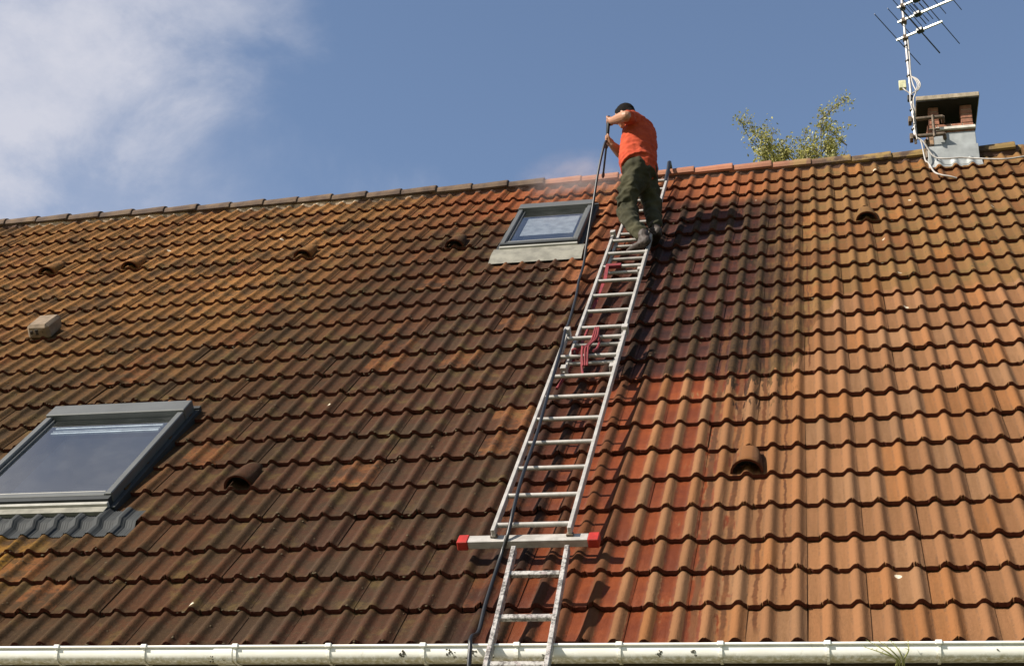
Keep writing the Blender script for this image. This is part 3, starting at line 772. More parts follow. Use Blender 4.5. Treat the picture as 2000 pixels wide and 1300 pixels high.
# black grime blobs and moss caught on the gutter face
bm = bmesh.new(); rg = random.Random(3)
for (x, dz, s) in ((2.50, -.030, .016), (2.615, -.040, .020), (2.53, -.05, .008), (2.98, -.052, .012), (3.545, -.040, .016), (3.715, -.038, .016), (2.26, -.038, .020), (1.31, -.050, .022), (1.24, -.060, .018), (2.73, -.052, .006), (5.10, -.03, .006)):
    for q in range(14):
        zz = dz + rg.uniform(-1, 1)*s*0.9; xx = x + rg.gauss(0, s*0.6)
        yy = GY - (max(0, 1-min(1, abs(zz)/(GR*1.15))**2.5))**0.31*GR - 0.0008
        bmesh.ops.create_icosphere(bm, subdivisions=1, radius=1, matrix=Matrix.Translation((xx, yy, GZ+zz)) @ Matrix.Diagonal((rg.uniform(.0015, .006)*s/.016, 0.0018, rg.uniform(.0015, .006)*s/.016, 1)))
o = mesh_obj('gutter_grime', bm, simple('black_grime', (0.045, 0.040, 0.022), 0.95), gut); o['kind'] = 'stuff'

# weeds growing out of the gutter
def weed_mat():
    g = G('weed_green'); g.bsdf(g.mix(g.noise(g.pos(), 20), (0.10, 0.12, 0.03), (0.26, 0.25, 0.08)), 0.7); return g.m
M_WEED = weed_mat()
bm = bmesh.new()
for (dx, hgt, lean, fwd) in ((-0.025, -0.07, -0.13, 0.03), (-0.01, -0.06, -0.10, 0.035), (0.004, -0.06, -0.055, 0.03), (0.012, -0.05, 0.02, 0.03), (-0.02, -.075, -0.16, .035)):
    b = Vector((4.67+dx, GY-0.048, GZ-0.075)); tip = Vector((4.67+dx+lean, GY-GR-fwd, GZ+0.012-(0.03 if lean == -0.16 else 0)+ (0.0 if lean > -.1 else 0)))
    midp = (b+tip)/2+Vector((0.012, -0.028, -0.006))
    tube(bm, smoothpath([b+Vector((0, .01, -.02)), b+Vector((0, -.025, 0)), midp, tip], 5), [0.0035]*10+[0.0028, .0025, .002, .0015, .001, .0006], 5)
    for q in range(4):
        c = midp.lerp(tip, q/4); tube(bm, [c, c+Vector((rg.uniform(-.02, .012), -.004, rg.uniform(.006, .016)))], [0.002, 0.0004], 4)
tag(mesh_obj('weed', bm, M_WEED, origin=(4.67, GY-.05, GZ-.07)), 'thin green weed stalks sprouting under the white gutter at lower right', 'weed')

# ------------------------------------------------------------------ chimney
CHX0, CHX1 = 5.470, 5.922; CHY0, CHY1 = 5.22, 5.62
CB = 9.85
chim = bpy.data.objects.new('chimney', None); link(chim); chim.location = (5.70, 5.42, CB); pset(chim, house)
M_FLUE = simple('flue_soot_and_shade', (0.02, 0.017, 0.015), 0.95)  # flue soot, and the painted shade beneath the cap
bm = bmesh.new(); wbox(bm, CHX0+0.03, CHX1-0.03, CHY0+0.03, CHY1-0.03, 9.4, 10.148); mesh_obj('chimney_core', bm, M_FLUE, chim)
bm = bmesh.new(); wbox(bm, CHX0+0.125, CHX1-0.135, CHY0+0.20, CHY1-0.12, 10.150, 10.36); mesh_obj('flue_pot', bm, M_FLUE, chim)
# zinc collar wrapped round the foot, with a drip ledge
bm = bmesh.new(); wbox(bm, CHX0, CHX1, CHY0, CHY1, 9.70, 10.100, 0.004); mesh_obj('zinc_collar', bm, M_ZINC, chim)
bm = bmesh.new(); wbox(bm, CHX0-0.012, CHX1+0.012, CHY0-0.022, CHY0+0.1, 9.70, 9.935, 0.003); mesh_obj('zinc_ledge', bm, M_ZINC, chim)
bm = bmesh.new(); wbox(bm, CHX0+0.003, CHX0+0.055, CHY0-0.0035, CHY0+0.01, 9.94, 10.09); mesh_obj('rust_stain_plate', bm, simple('rust_streaked_zinc', (0.42, 0.26, 0.15), 0.6, 0, 0.3, 30), chim)
bm = bmesh.new(); V = []
for i in range(61):
    x = CHX0-0.02+(CHX1-CHX0+0.05)*i/60; row = []
    v0_ = (CHY0-0.022-0.05)/C
    for (dv, dn) in ((0.075, 0.028), (0.02, 0.012), (-0.03, 0.008), (-0.075, 0.006)):
        vv = v0_+dv + (0.010*math.sin(x*37)+0.009*math.sin(x*71) if dv < -0.05 else 0)
        row.append(bm.verts.new(rw(x, vv, hprof(x)*0.9-0.012+dn)))
    V.append(row)
for a, b in zip(V, V[1:]):
    for j in range(3): bm.faces.new((a[j+1], b[j+1], b[j], a[j])).smooth = True
mesh_obj('zinc_skirt', bm, M_ZINC, chim)
bm = bmesh.new(); wbox(bm, CHX0+0.085, CHX1+0.006, CHY0-0.034, CHY0-0.002, 10.118, 10.152, 0.004); mesh_obj('white_rail', bm, M_WHITEPAINT, chim)
def brick(x0, x1, y0, y1, z0, z1):
    bm = bmesh.new(); wbox(bm, x0, x1, y0, y1, z0, z1, 0.004); return mesh_obj('brick', bm, M_BRICK, chim, origin=((x0+x1)/2, (y0+y1)/2, (z0+z1)/2))
for (z0, z1, xs) in ((10.102, 10.150, [CHX0+0.004, CHX0+0.11, CHX1-0.10, CHX1-0.004]), (10.156, 10.204, [CHX0+0.004, CHX0+0.105, CHX0+0.235, CHX1-0.11, CHX1-0.004])):
    for a, b in zip(xs, xs[1:]):
        brick(a+0.004, b-0.004, CHY0+0.004, CHY0+0.10, z0, z1); brick(a+0.004, b-0.004, CHY1-0.10, CHY1-0.004, z0, z1)
    for a, b in ((CHY0+0.108, CHY0+0.196), (CHY0+0.204, CHY1-0.108)):
        brick(CHX0+0.004, CHX0+0.10, a, b, z0, z1); brick(CHX1-0.10, CHX1-0.004, a, b, z0, z1)
bm = bmesh.new(); wbox(bm, CHX0+0.012, CHX1-0.012, CHY0+0.011, CHY0+0.09, 10.103, 10.203); mesh_obj('mortar_bed', bm, M_MORTAR, chim)
zt, nz = 10.209, 4
for k in range(nz):
    z0 = zt+k*0.054; jx = rr.uniform(-.004, .004)
    for (a, b) in ((CHX0+0.030, CHX0+0.125), (CHX1-0.120, CHX1-0.012)):
        brick(a+jx, b+jx, CHY0+0.006, CHY0+0.11, z0, z0+0.047)
        brick(a+jx, b+jx, CHY1-0.11, CHY1-0.006, z0, z0+0.047)
bm = bmesh.new()
for (a, b) in ((CHX0+0.038, CHX0+0.117), (CHX1-0.112, CHX1-0.020)):
    for (c, d) in ((CHY0+0.013, CHY0+0.10), (CHY1-0.10, CHY1-0.013)): wbox(bm, a, b, c, d, 10.20, zt+nz*0.054+0.002)
o = mesh_obj('pier_joints', bm, M_MORTAR, chim); o['kind'] = 'stuff'
ZC = zt+nz*0.054+0.002
bm = bmesh.new(); wbox(bm, 5.385, 5.985, CHY0-0.115, CHY1+0.09, ZC, ZC+0.055, 0.006)
bmesh.ops.subdivide_edges(bm, edges=[e for e in bm.edges if e.calc_length() > 0.3], cuts=14, use_grid_fill=True)
for v_ in bm.verts:
    q = noise.noise(v_.co*14)*0.006; v_.co += Vector((0, q, q*0.8))
mesh_obj('concrete_cap', bm, M_CAP, chim)
bm = bmesh.new(); wbox(bm, 5.395, 5.975, CHY0-0.105, CHY1+0.08, ZC-0.007, ZC+0.003); mesh_obj('cap_shade_sheet', bm, M_FLUE, chim)  # added dark sheet that paints the shade under the cap

# ------------------------------------------------------------------ TV antenna on its bracket
ant = empty('tv_antenna', (5.35, 5.18, 9.95), 'tall thin television antenna mast with three booms strapped to the chimney side', 'antenna')
MX, MY = 5.343, 5.17
bm = bmesh.new(); tube(bm, [(MX+0.008, MY, 9.965), (MX, MY, 11.05), (MX-0.003, MY, 12.30)], 0.0135, 10); mesh_obj('mast', bm, simple('galvanised_mast', (0.62, 0.58, 0.56), 0.5, 0.3, 0.15, 25), ant)
def P3(d, c, a): return Vector(c)+Vector((math.cos(a), -math.sin(a), 0))*d
BA = R(28)
BD = Vector((math.cos(BA), -math.sin(BA), 0)); ED = Vector((math.sin(BA), math.cos(BA), 0))
M_BOOM = simple('boom_aluminium', (0.66, 0.66, 0.60), 0.45, 0.4); M_ROD = simple('antenna_rod', (0.03, 0.032, 0.04), 0.5, 0.2)
booms = [(11.262, -0.10, 0.40, [(-0.085, 0.50, 0.0045), (0.16, 0.44, 0.007), (0.385, 0.42, 0.0045)]),
         (11.480, -0.07, 0.54, [(-0.05, .26, .004), (0.06, .20, .004), (0.10, .19, .004), (0.15, .19, .005), (0.19, .17, .004), (0.24, .16, .004), (0.38, 0.16, .004), (0.53, 0.20, .004)]),
         (11.668, -0.06, 0.52, [(-0.04, .24, .004), (0.04, .20, .004), (0.09, .20, .004), (0.15, .2, .005), (0.2, .2, .004), (0.36, .18, .004), (0.5, .18, .004)])]
for (z, a, b, els) in booms:
    c = Vector((MX, MY-0.028, z))
    bm = bmesh.new(); box(bm, c+BD*((a+b)/2), BD, ED, ZA, (b-a)/2, 0.010, 0.010, 0.002); o = mesh_obj('boom', bm, M_BOOM, ant, origin=c)
    bm = bmesh.new(); wbox(bm, MX-0.026, MX+0.026, MY-0.045, MY+0.024, z-0.028, z+0.022, 0.004); mesh_obj('boom_clamp', bm, M_RUST, ant)
    for (t, h, r_) in els:
        bm = bmesh.new(); e = c+BD*t; tube(bm, [e-ED*h, e+ED*h], r_*1.0, 6); mesh_obj('element', bm, M_ROD, ant)
        if r_ >= 0.005:
            bm = bmesh.new(); box(bm, e+ZA*0.004, BD, ED, ZA, 0.034, 0.03, 0.020, 0.005); mesh_obj('junction_box', bm, M_BLACK, ant)
bm = bmesh.new(); wbox(bm, MX-0.105, MX-0.035, MY-0.03, MY+0.02, 10.628, 10.722, 0.004); mesh_obj('amplifier_box', bm, M_CREAM, ant)
bm = bmesh.new(); wbox(bm, MX-0.035, MX+0.022, MY-0.025, MY+0.02, 10.475, 10.54, 0.006); mesh_obj('mast_clamp', bm, M_BLACK, ant)
bm = bmesh.new()
for zz in (11.16, 10.97, 10.78, 10.36, 10.13):
    tube(bm, [(MX, MY, zz), (MX, MY, zz+0.012)], 0.024, 8)
mesh_obj('cable_tie', bm, M_BLACK, ant)
# bracket arms from chimney
for zz, yy in ((10.232, 0.0), (10.028, 0.0)):
    bm = bmesh.new()
    tube(bm, [(MX-0.03, MY-0.028, zz), (MX+0.28, MY-0.030, zz+0.005)], 0.020, 8); tube(bm, [(MX+0.28, MY-0.030, zz+0.005), (MX+0.29, MY+0.06, zz)], 0.018, 8)
    wbox(bm, MX-0.045, MX-0.012, MY-0.05, MY+0.03, zz-0.035, zz+0.03, 0.004)
    mesh_obj('bracket_arm', bm, M_RUST, ant)
bm = bmesh.new(); tube(bm, [(MX+0.185, MY-0.045, 10.00), (MX+0.185, MY-0.045, 10.25)], 0.014, 6); tube(bm, [(MX+0.14, MY-0.045, 10.085), (MX+0.24, MY-0.047, 10.085)], 0.012, 6)
tube(bm, [(MX+0.11, MY+0.05, 9.82), (MX+0.11, MY+0.05, 10.03)], 0.02, 6)
mesh_obj('bracket_strut', bm, M_RUST, ant)
# cables
def cable(name, pts, r_, mat, parent=None, seg=7, k=7):
    bm = bmesh.new(); tube(bm, smoothpath(pts, k), r_, seg); return mesh_obj(name, bm, mat, parent)
cable('cable', [(MX+0.02, MY-0.025, 11.23), (MX+0.022, MY-0.02, 11.0), (MX+0.018, MY-0.02, 10.80), (MX+0.03, MY-0.03, 10.66), (MX+0.05, MY-0.05, 10.55), (MX+0.02, MY-0.05, 10.46), (MX+0.020, MY-0.04, 10.32), (MX+0.018, MY-0.04, 10.15), (MX+0.02, MY-0.04, 9.98)], 0.007, M_CABLE, ant)
for k_ in range(3):
    cable('cable_loop', [(MX+0.015, MY-0.03, 10.76), (MX+0.050+0.012*k_, MY-0.04, 10.71), (MX+0.070+0.014*k_, MY-0.05, 10.63), (MX+0.050+0.01*k_, MY-0.05, 10.565), (MX+0.01, MY-0.045, 10.535)], 0.006, M_CABLE, ant)
cable('cable', [(MX-0.07, MY-0.02, 10.63), (MX-0.05, MY-0.04, 10.585), (MX-0.01, MY-0.045, 10.53), (MX-0.012, MY-0.05, 10.42), (MX+0.008, MY-0.05, 10.3), (MX+0.004, MY-0.05, 10.15), (MX+0.02, MY-0.05, 9.98)], 0.007, M_CABLE, ant)
cable('cable', [(MX+0.02, MY-0.045, 10.00), (5.40, 5.13, 9.95), rw(5.42, 8.00, .035), rw(5.44, 7.86, .04), rw(5.47, 7.58, .03), rw(5.53, 7.50, .02), rw(5.60, 7.47, .01), rw(5.66, 7.46, -0.01)], 0.0085, M_CABLE, ant)
cable('cable', [(MX+0.02, MY-0.045, 10.00), (5.42, 5.12, 9.94), rw(5.50, 8.05, .05), rw(5.60, 7.99, .035), rw(5.74, 7.98, .035), rw(5.85, 7.95, .03), rw(6.0, 7.88, .03), rw(6.15, 7.84, .03), rw(6.30, 7.86, .035), rw(6.42, 7.93, .03), rw(6.44, 7.9, -.15), rw(6.42, 7.8, -.5)], 0.0085, M_CABLE, ant)

# ------------------------------------------------------------------ ladders
def stile(u, v0, v1, n0, n1, w_, parent, mat):
    bm = bmesh.new(); c0, c1 = u-w_/2, u+w_/2
    rbox(bm, c0, c1, v0, v1, n0, n1, 0.003)
    return mesh_obj('stile', bm, mat, parent, origin=rw(u, v0, n0))
def rung(u0, u1, v, n, r_, parent, mat):
    bm = bmesh.new(); tube(bm, [rw(u0, v, n), rw(u1, v, n)], [(r_, r_*0.85)]*2, 8, up=NV)
    return mesh_obj('rung', bm, mat, parent, origin=rw((u0+u1)/2, v, n))
lad = empty('extension_ladder', rw(2.76, 0.84, 0), 'long three-section silver aluminium ladder lying up the roof slope, worker standing on it', 'ladder')
SEC = [(2.530, 2.985, 0.835, 3.775, 0.112, 0.160, [0.918+0.339*k for k in range(9)]),
       (2.590, 2.975, 3.10, 6.16, 0.062, 0.108, [3.280+0.336*k for k in range(9)]),
       (2.612, 2.965, 5.20, 8.03, 0.014, 0.058, [5.28+0.336*k for k in range(8)]+[7.93])]
for si, (a, b, v0, v1, n0, n1, rv) in enumerate(SEC):
    if si == 1: a, b = 2.588, 2.958
    if si == 2: a, b = 2.618, 2.936
    stile(a+0.012, v0, v1, n0, n1, 0.023, lad, M_ALU); stile(b-0.012, v0+0.01, v1+0.01, n0, n1, 0.023, lad, M_ALU)
    for v in rv:
        if v < v1-0.03: rung(a+0.018, b-0.018, v, (n0+n1)/2+0.004, 0.0165, lad, M_ALU)
# stabiliser bar with red end caps
bm = bmesh.new(); rbox(bm, 2.395, 3.075, 0.806, 0.874, 0.055, 0.104, 0.003); mesh_obj('stabiliser_bar', bm, M_ALU, lad)
for u in (2.365, 3.105):
    bm = bmesh.new(); rbox(bm, u-0.031, u+0.031, 0.800, 0.880, 0.050, 0.108, 0.005); mesh_obj('end_cap', bm, M_RED, lad)
for u in (2.542, 2.972): bm = bmesh.new(); rbox(bm, u-0.02, u+0.02, 0.838, 0.866, 0.1045, 0.118, 0.002); mesh_obj('bar_bolt', bm, M_RUST, lad)
# guide brackets where sections overlap
for (u, v, n) in ((2.972, 3.73, .150), (2.543, 3.73, .150), (2.945, 3.14, .10), (2.600, 3.14, .10), (2.945, 6.12, .10), (2.60, 6.12, .10), (2.925, 5.25, .05)): bm = bmesh.new(); rbox(bm, u-0.022, u+0.022, v-0.03, v+0.03, n-0.035, n+0.036, 0.002); mesh_obj('guide_bracket', bm, M_ALU, lad)
# black ridge hook at the top
bm = bmesh.new()
for u in (2.640, 2.918):
    tube(bm, [rw(u, 7.86, 0.05), rw(u, 8.22, 0.075), rw(u, 8.37, 0.105), rw(u, 8.43, 0.09), rw(u, 8.50, 0.00)], [(.014, .018)]*5, 6)
    tube(bm, [rw(u, 7.98, 0.05), rw(u, 8.20, 0.02), rw(u, 8.34, 0.03), rw(u, 8.37, 0.105)], .010, 6)
mesh_obj('ridge_hook', bm, M_BLACK, lad)

# lower worn ladder leaning on the gutter
lo = empty('leaning_ladder', (2.9, -2.5, 0), 'shorter paint-spattered worn ladder leaning over the gutter below the red-capped bar', 'ladder')
LA = R(56); LD = Vector((0, math.cos(LA), math.sin(LA))); LN = Vector((0, -math.sin(LA), math.cos(LA)))
base = Vector((0, -0.227, 3.42))
s_foot = -3.42/math.sin(LA)
def LP(x, s): return Vector((x, 0, 0)) + Vector((0, base.y, base.z)) + LD*s
s_top = (4.155-3.42)/math.sin(LA)
for (xb, xt) in ((2.724, 2.708), (3.022, 3.000)):
    slope = (xt-xb)/s_top
    p0, p1 = LP(xb+slope*s_foot, s_foot), LP(xt, s_top)
    ax = (p1-p0).normalized()
    bm = bmesh.new(); box(bm, (p0+p1)/2, XA, ax, LN, 0.0125, (p1-p0).length/2, 0.026, 0.003); mesh_obj('stile', bm, M_ALUW, lo, origin=p0)
    bm = bmesh.new(); box(bm, p0+ax*0.03, XA, ax, LN, 0.022, 0.03, 0.042, 0.006); mesh_obj('foot', bm, M_BLACK, lo)
s1_ = (3.973-3.42)/math.sin(LA); ds = 0.352; k = 0
while s1_-k*ds > s_foot+0.15:
    s = s1_-k*ds; c = LP(2.71, s)
    bm = bmesh.new(); x0, x1 = 2.724-0.02*s/ s_top, 3.022-0.03*s/s_top
    box(bm, LP((x0+x1)/2, s), XA, LD, LN, (x1-x0)/2-0.010, 0.016, 0.014, 0.004); mesh_obj('rung', bm, M_ALUW, lo, origin=LP((x0+x1)/2, s)); k += 1

# red ropes tied round the rungs
bm = bmesh.new()
def rope(pts, r_=0.009): tube(bm, smoothpath(pts, 5), r_, 6)
for j in range(3): rope([rw(2.76+.012*j, 3.70, .19), rw(2.745+.02*j, 3.55, .15+.01*j), rw(2.73+.01*j, 3.42, .17), rw(2.72+.02*j, 3.28, .195), rw(2.74+.015*j, 3.12, .14)], .008)
rope([rw(2.715, 3.33, .20), rw(2.72, 3.22, .16), rw(2.735, 3.10, .13), rw(2.76, 2.98, .11)], .010)
rope([rw(2.77, 3.70, .16), rw(2.80, 3.55, .14), rw(2.81, 3.38, .16), rw(2.80, 3.26, .19)], .010)
rope([rw(2.645, 3.30, .11), rw(2.645, 3.30, .185), rw(2.675, 3.30, .185), rw(2.675, 3.30, .11)], .010)
rope([rw(2.66, 4.0, .08), rw(2.65, 3.8, .07), rw(2.63, 3.55, .06), rw(2.60, 3.2, .05), rw(2.57, 2.95, .05)], .011)
tag(mesh_obj('rope', bm, M_ROPE, origin=rw(2.7, 3.3, .1)), 'dark red rope knotted round the middle rungs of the long ladder', 'rope')
bm = bmesh.new()
bmS = [(2.648, 5.30, .108), (2.655, 5.05, .075), (2.645, 4.78, .07), (2.632, 4.48, .055), (2.625, 4.30, .04)]
for (p_, q_) in zip(bmS, bmS[1:]):
    c = (rw(*p_)+rw(*q_))/2; ax = (rw(*q_)-rw(*p_)); L = ax.length; ax.normalize(); a = (UV-ax*UV.dot(ax)).normalized()
    box(bm, c, a, ax, a.cross(ax), 0.014, L/2+0.003, 0.003)
rbox(bm, 2.635, 2.765, 5.272, 5.320, 0.078, 0.112, 0.004)
tag(mesh_obj('strap', bm, M_ROPE, origin=rw(2.7, 5.2, .1)), 'bright red webbing strap hanging from a rung just below the worker', 'strap')

# ------------------------------------------------------------------ the worker
LEG = dict(
 ankL=(2.915, 3.550, 8.070), knL=(2.713, 3.745, 8.484), hipL=(2.800, 3.735, 8.880),
 ankR=(2.975, 3.830, 8.330), knR=(2.925, 3.930, 8.690), hipR=(2.872, 3.900, 8.900))
V3 = Vector
man = empty('person', (2.915, 3.56, 8.02), 'person in orange t-shirt and dark green trousers standing on the ladder with a lance', 'person')
def remesh_obj(name, bm, mat, vox, parent, wrinkle=0.0, wscale=18.0, sm=4, stretch=(1, 1, 1)):
    me = bpy.data.meshes.new(name); bm.to_mesh(me); bm.free()
    o = bpy.data.objects.new(name, me); S.collection.objects.link(o)
    md = o.modifiers.new('r', 'REMESH'); md.mode = 'VOXEL'; md.voxel_size = vox; md.use_smooth_shade = True
    ms = o.modifiers.new('s', 'SMOOTH'); ms.iterations = sm; ms.factor = 0.5
    dg = bpy.context.evaluated_depsgraph_get(); dg.update()
    nm = bpy.data.meshes.new_from_object(o.evaluated_get(dg)); o.modifiers.clear(); o.data = nm
    if wrinkle:
        nm.calc_normals_split() if hasattr(nm, 'calc_normals_split') else None
        nr = [v.normal.copy() for v in nm.vertices]
        for v, q in zip(nm.vertices, nr):
            c = Vector((v.co.x*stretch[0], v.co.y*stretch[1], v.co.z*stretch[2]))*wscale
            a = noise.noise(c); b = noise.noise(c*2.1+Vector((7, 1, 3)))
            ridge = (1-abs(a)*2.2) + 0.4*(1-abs(b)*2)
            v.co += q*wrinkle*(ridge-0.8)
    nm.materials.clear(); nm.materials.append(mat)
    for p in nm.polygons: p.use_smooth = True; p.material_index = 0
    nm.name = name
    pset(o, parent); return o
def limb(bm, pts, rad, up=ZA, seg=12, k=4):
    P = smoothpath(pts, k); n = len(pts)
    rr2 = []
    for i in range(len(P)):
        t = i/k; a = min(int(t), n-2); f = t-a; ra, rb = rad[a], rad[min(a+1, n-1)]
        if not isinstance(ra, tuple): ra = (ra, ra)
        if not isinstance(rb, tuple): rb = (rb, rb)
        rr2.append((ra[0]*(1-f)+rb[0]*f, ra[1]*(1-f)+rb[1]*f))
    tube(bm, P, rr2, seg, up, weld=True)
    ball(bm, P[0], rr2[0][0]*0.98, seg=10); ball(bm, P[-1], rr2[-1][0]*0.98, seg=10)
def skin_mat(name, c):
    g = G(name); g.bsdf(g.mix(g.noise(g.pos(), 30), tuple(q*0.85 for q in c), c), 0.55, spec=0.4); return g.m
M_SKIN = skin_mat('skin', (0.32, 0.155, 0.09))
def cloth(name, c, c2, sc=14):
    g = G(name); p = g.pos(); f = g.noise(p, 260, 2, 0.5); n = g.noise(p, sc, 4, 0.6)
    g.bsdf(g.mix(g.ss(n, 0.35, 0.65), c2, c), 0.92, bump=g.add(g.mul(f, 0.3), n), bstr=0.35, bdist=0.006, spec=0.2); return g.m
M_SHIRT = cloth('orange_shirt', (0.37, 0.056, 0.022), (0.29, 0.040, 0.017)); M_TROU = cloth('green_work_trousers', (0.044, 0.040, 0.021), (0.026, 0.025, 0.014), 6)
M_HAIR = simple('dark_hair', (0.010, 0.007, 0.006), 0.85, 0, 0.1, 60, 0.6, 0.1); M_BOOT = simple('brown_boots', (0.055, 0.034, 0.024), 0.7)

FW = V3((-0.93, 0.36, 0)).normalized(); SD = V3((-0.36, -0.93, 0)).normalized()     # facing, his left side
# body (one continuous surface)
bm = bmesh.new()
pel = V3((2.838, 3.80, 8.955)); wai = V3((2.832, 3.82, 9.09)); che = V3((2.820, 3.86, 9.34)); upc = V3((2.805, 3.885, 9.50)); nek = V3((2.745, 3.89, 9.60)); hed = V3((2.678, 3.885, 9.640))
shL, elL, haL = V3((2.800, 3.735, 9.470)), V3((2.742, 3.545, 9.380)), V3((2.590, 3.700, 9.455))
shR, elR, haR = V3((2.745, 4.015, 9.47)), V3((2.668, 3.97, 9.245)), V3((2.575, 3.82, 9.275))
limb(bm, [pel, wai, che, upc], [(0.115, .145), (0.120, .150), (0.135, .175), (0.10, .15)], up=FW, seg=16)
limb(bm, [upc+V3((0, 0, .03)), nek, hed+V3((0.02, 0, -.03))], [0.075, 0.056, 0.055])
hr_ = Matrix.Rotation(math.atan2(-FW.y, -FW.x), 3, 'Z') 
tiltd = (FW*0.92 + V3((0, 0, -0.38))).normalized()      # where the face points: down the lance
upd = (V3((0, 0, 1)) - tiltd*tiltd.z).normalized(); sdd = upd.cross(tiltd)
HM = Matrix((tiltd, sdd, upd)).transposed()
def HP(f, s, u_): return hed + tiltd*f + sdd*s + upd*u_
ball(bm, HP(0, 0, 0.015), 0.093, 0.073, 0.098, 16, HM)
ball(bm, HP(0.045, 0, -0.058), 0.050, 0.052, 0.052, 12, HM)
ball(bm, HP(0.096, 0, -0.020), 0.018, 0.012, 0.022, 8, HM)      # nose
ball(bm, HP(0.083, 0, -0.055), 0.012, 0.022, 0.010, 8, HM)      # lips
ball(bm, HP(0.070, 0, -0.095), 0.020, 0.024, 0.018, 8, HM)      # chin
for s in (-1, 1): ball(bm, HP(-0.005, s*0.074, -0.012), 0.017, 0.008, 0.028, 8, HM); ball(bm, HP(0.082, s*0.030, 0.012), 0.012, 0.014, 0.010, 8, HM)
for (a, b, c) in ((shL, elL, haL), (shR, elR, haR)):
    limb(bm, [upc.lerp(a, 0.6), a, a.lerp(b, 0.5), b], [0.065, 0.062, 0.056, 0.051]); limb(bm, [b, b.lerp(c, 0.35), c], [0.052, 0.054, 0.034])
# hands closed round the lance: palm, four bent fingers and a thumb
lance_top, lance_gun, lance_tip = V3((2.553, 3.725, 9.505)), V3((2.531, 3.805, 9.345)), V3((2.405, 4.35, 9.297))
ldir = (lance_gun-lance_top).normalized()
for (hc, gc, par) in ((haL, V3((2.558, 3.730, 9.470)), elL), (haR, V3((2.543, 3.795, 9.300)), elR)):
    toward = (gc-hc).normalized(); fa = (hc-par).normalized()
    limb(bm, [hc, hc.lerp(gc, 0.45)+V3((0, 0, .012)), gc+V3((0, 0, .018))], [(0.030), (0.034), (0.028)])
    n_ = ldir.cross(toward).normalized()
    for fi in range(4):
        o_ = ldir*(-0.030+0.019*fi); r0 = 0.0095-0.0006*fi
        ln = (0.95, 1.05, 1.0, 0.82)[fi]
        p0 = hc.lerp(gc, 0.55)+o_+n_*0.024
        pts = [p0, gc+o_+n_*0.030*ln+toward*0.004, gc+o_+toward*0.030*ln+n_*0.012, gc+o_+toward*0.026-n_*0.012*ln]
        limb(bm, pts, [r0*1.1, r0, r0*0.95, r0*0.85], seg=8)
    limb(bm, [hc+n_*-0.012, gc-n_*0.026-ldir*0.035, gc-n_*0.014-ldir*0.052+toward*0.018], [0.012, 0.0105, 0.009], seg=8)
for (h, k, a) in (('hipL', 'knL', 'ankL'), ('hipR', 'knR', 'ankR')):
    limb(bm, [V3(LEG[h]), V3(LEG[h]).lerp(V3(LEG[k]), .5), V3(LEG[k])], [0.070, 0.062, 0.046]); limb(bm, [V3(LEG[k]), V3(LEG[k]).lerp(V3(LEG[a]), .35), V3(LEG[a])], [0.045, 0.044, 0.034])
body = remesh_obj('body', bm, M_SKIN, 0.0062, man, sm=2)
# hair: a cap over the back and top of the skull
bm = bmesh.new(); ball(bm, HP(-0.014, 0, 0.030), 0.096, 0.084, 0.097, 18, HM); ball(bm, HP(-0.055, 0, -0.02), 0.052, 0.068, 0.065, 14, HM)
ball(bm, HP(0.035, 0, 0.078), 0.040, 0.058, 0.030, 12, HM)
remesh_obj('hair', bm, M_HAIR, 0.006, man, wrinkle=0.0015, wscale=60, sm=1)
# shirt
bm = bmesh.new()
limb(bm, [pel+V3((0, 0, .022)), wai+FW*0.02, che, upc+V3((0.01, 0, -.02)), upc+V3((-.02, 0, .045))], [(0.168, .202), (0.166, .196), (0.156, .195), (0.128, .180), (0.060, .085)], up=FW, seg=20)
limb(bm, [shL+V3((0.03, 0.05, -.02)), shL, shL.lerp(elL, .5), shL.lerp(elL, .86)], [0.082, 0.080, 0.070, 0.066])
limb(bm, [shR+V3((0.02, -0.05, -.02)), shR, shR.lerp(elR, .5), shR.lerp(elR, .80)], [0.082, 0.078, 0.068, 0.064])
remesh_obj('t_shirt', bm, M_SHIRT, 0.0095, man, wrinkle=0.010, wscale=8.0, sm=3, stretch=(1, 1, 2.0))
# trousers
bm = bmesh.new()
limb(bm, [pel+V3((0.0, 0, .045)), pel, pel+V3((0, 0, -.09))], [(0.136, .165), (0.156, .184), (0.13, .165)], up=FW, seg=18)
limb(bm, [V3(LEG['hipL'])+V3((0.02, 0.02, .0)), V3((2.765, 3.715, 8.70)), V3(LEG['knL'])+V3((0.03, -0.01, .03)), V3((2.790, 3.665, 8.33)), V3((2.905, 3.56, 8.13))], [0.122, 0.112, 0.098, 0.078, 0.066], k=6)
limb(bm, [V3(LEG['hipR'])+V3((0.01, 0.0, .0)), V3((2.91, 3.915, 8.80)), V3(LEG['knR'])+V3((.01, 0, 0)), V3((2.955, 3.885, 8.50)), V3((2.975, 3.84, 8.39))], [0.112, 0.105, 0.090, 0.074, 0.062], k=6)
remesh_obj('trousers', bm, M_TROU, 0.0095, man, wrinkle=0.018, wscale=7.5, sm=3, stretch=(1, 1, 1.3))
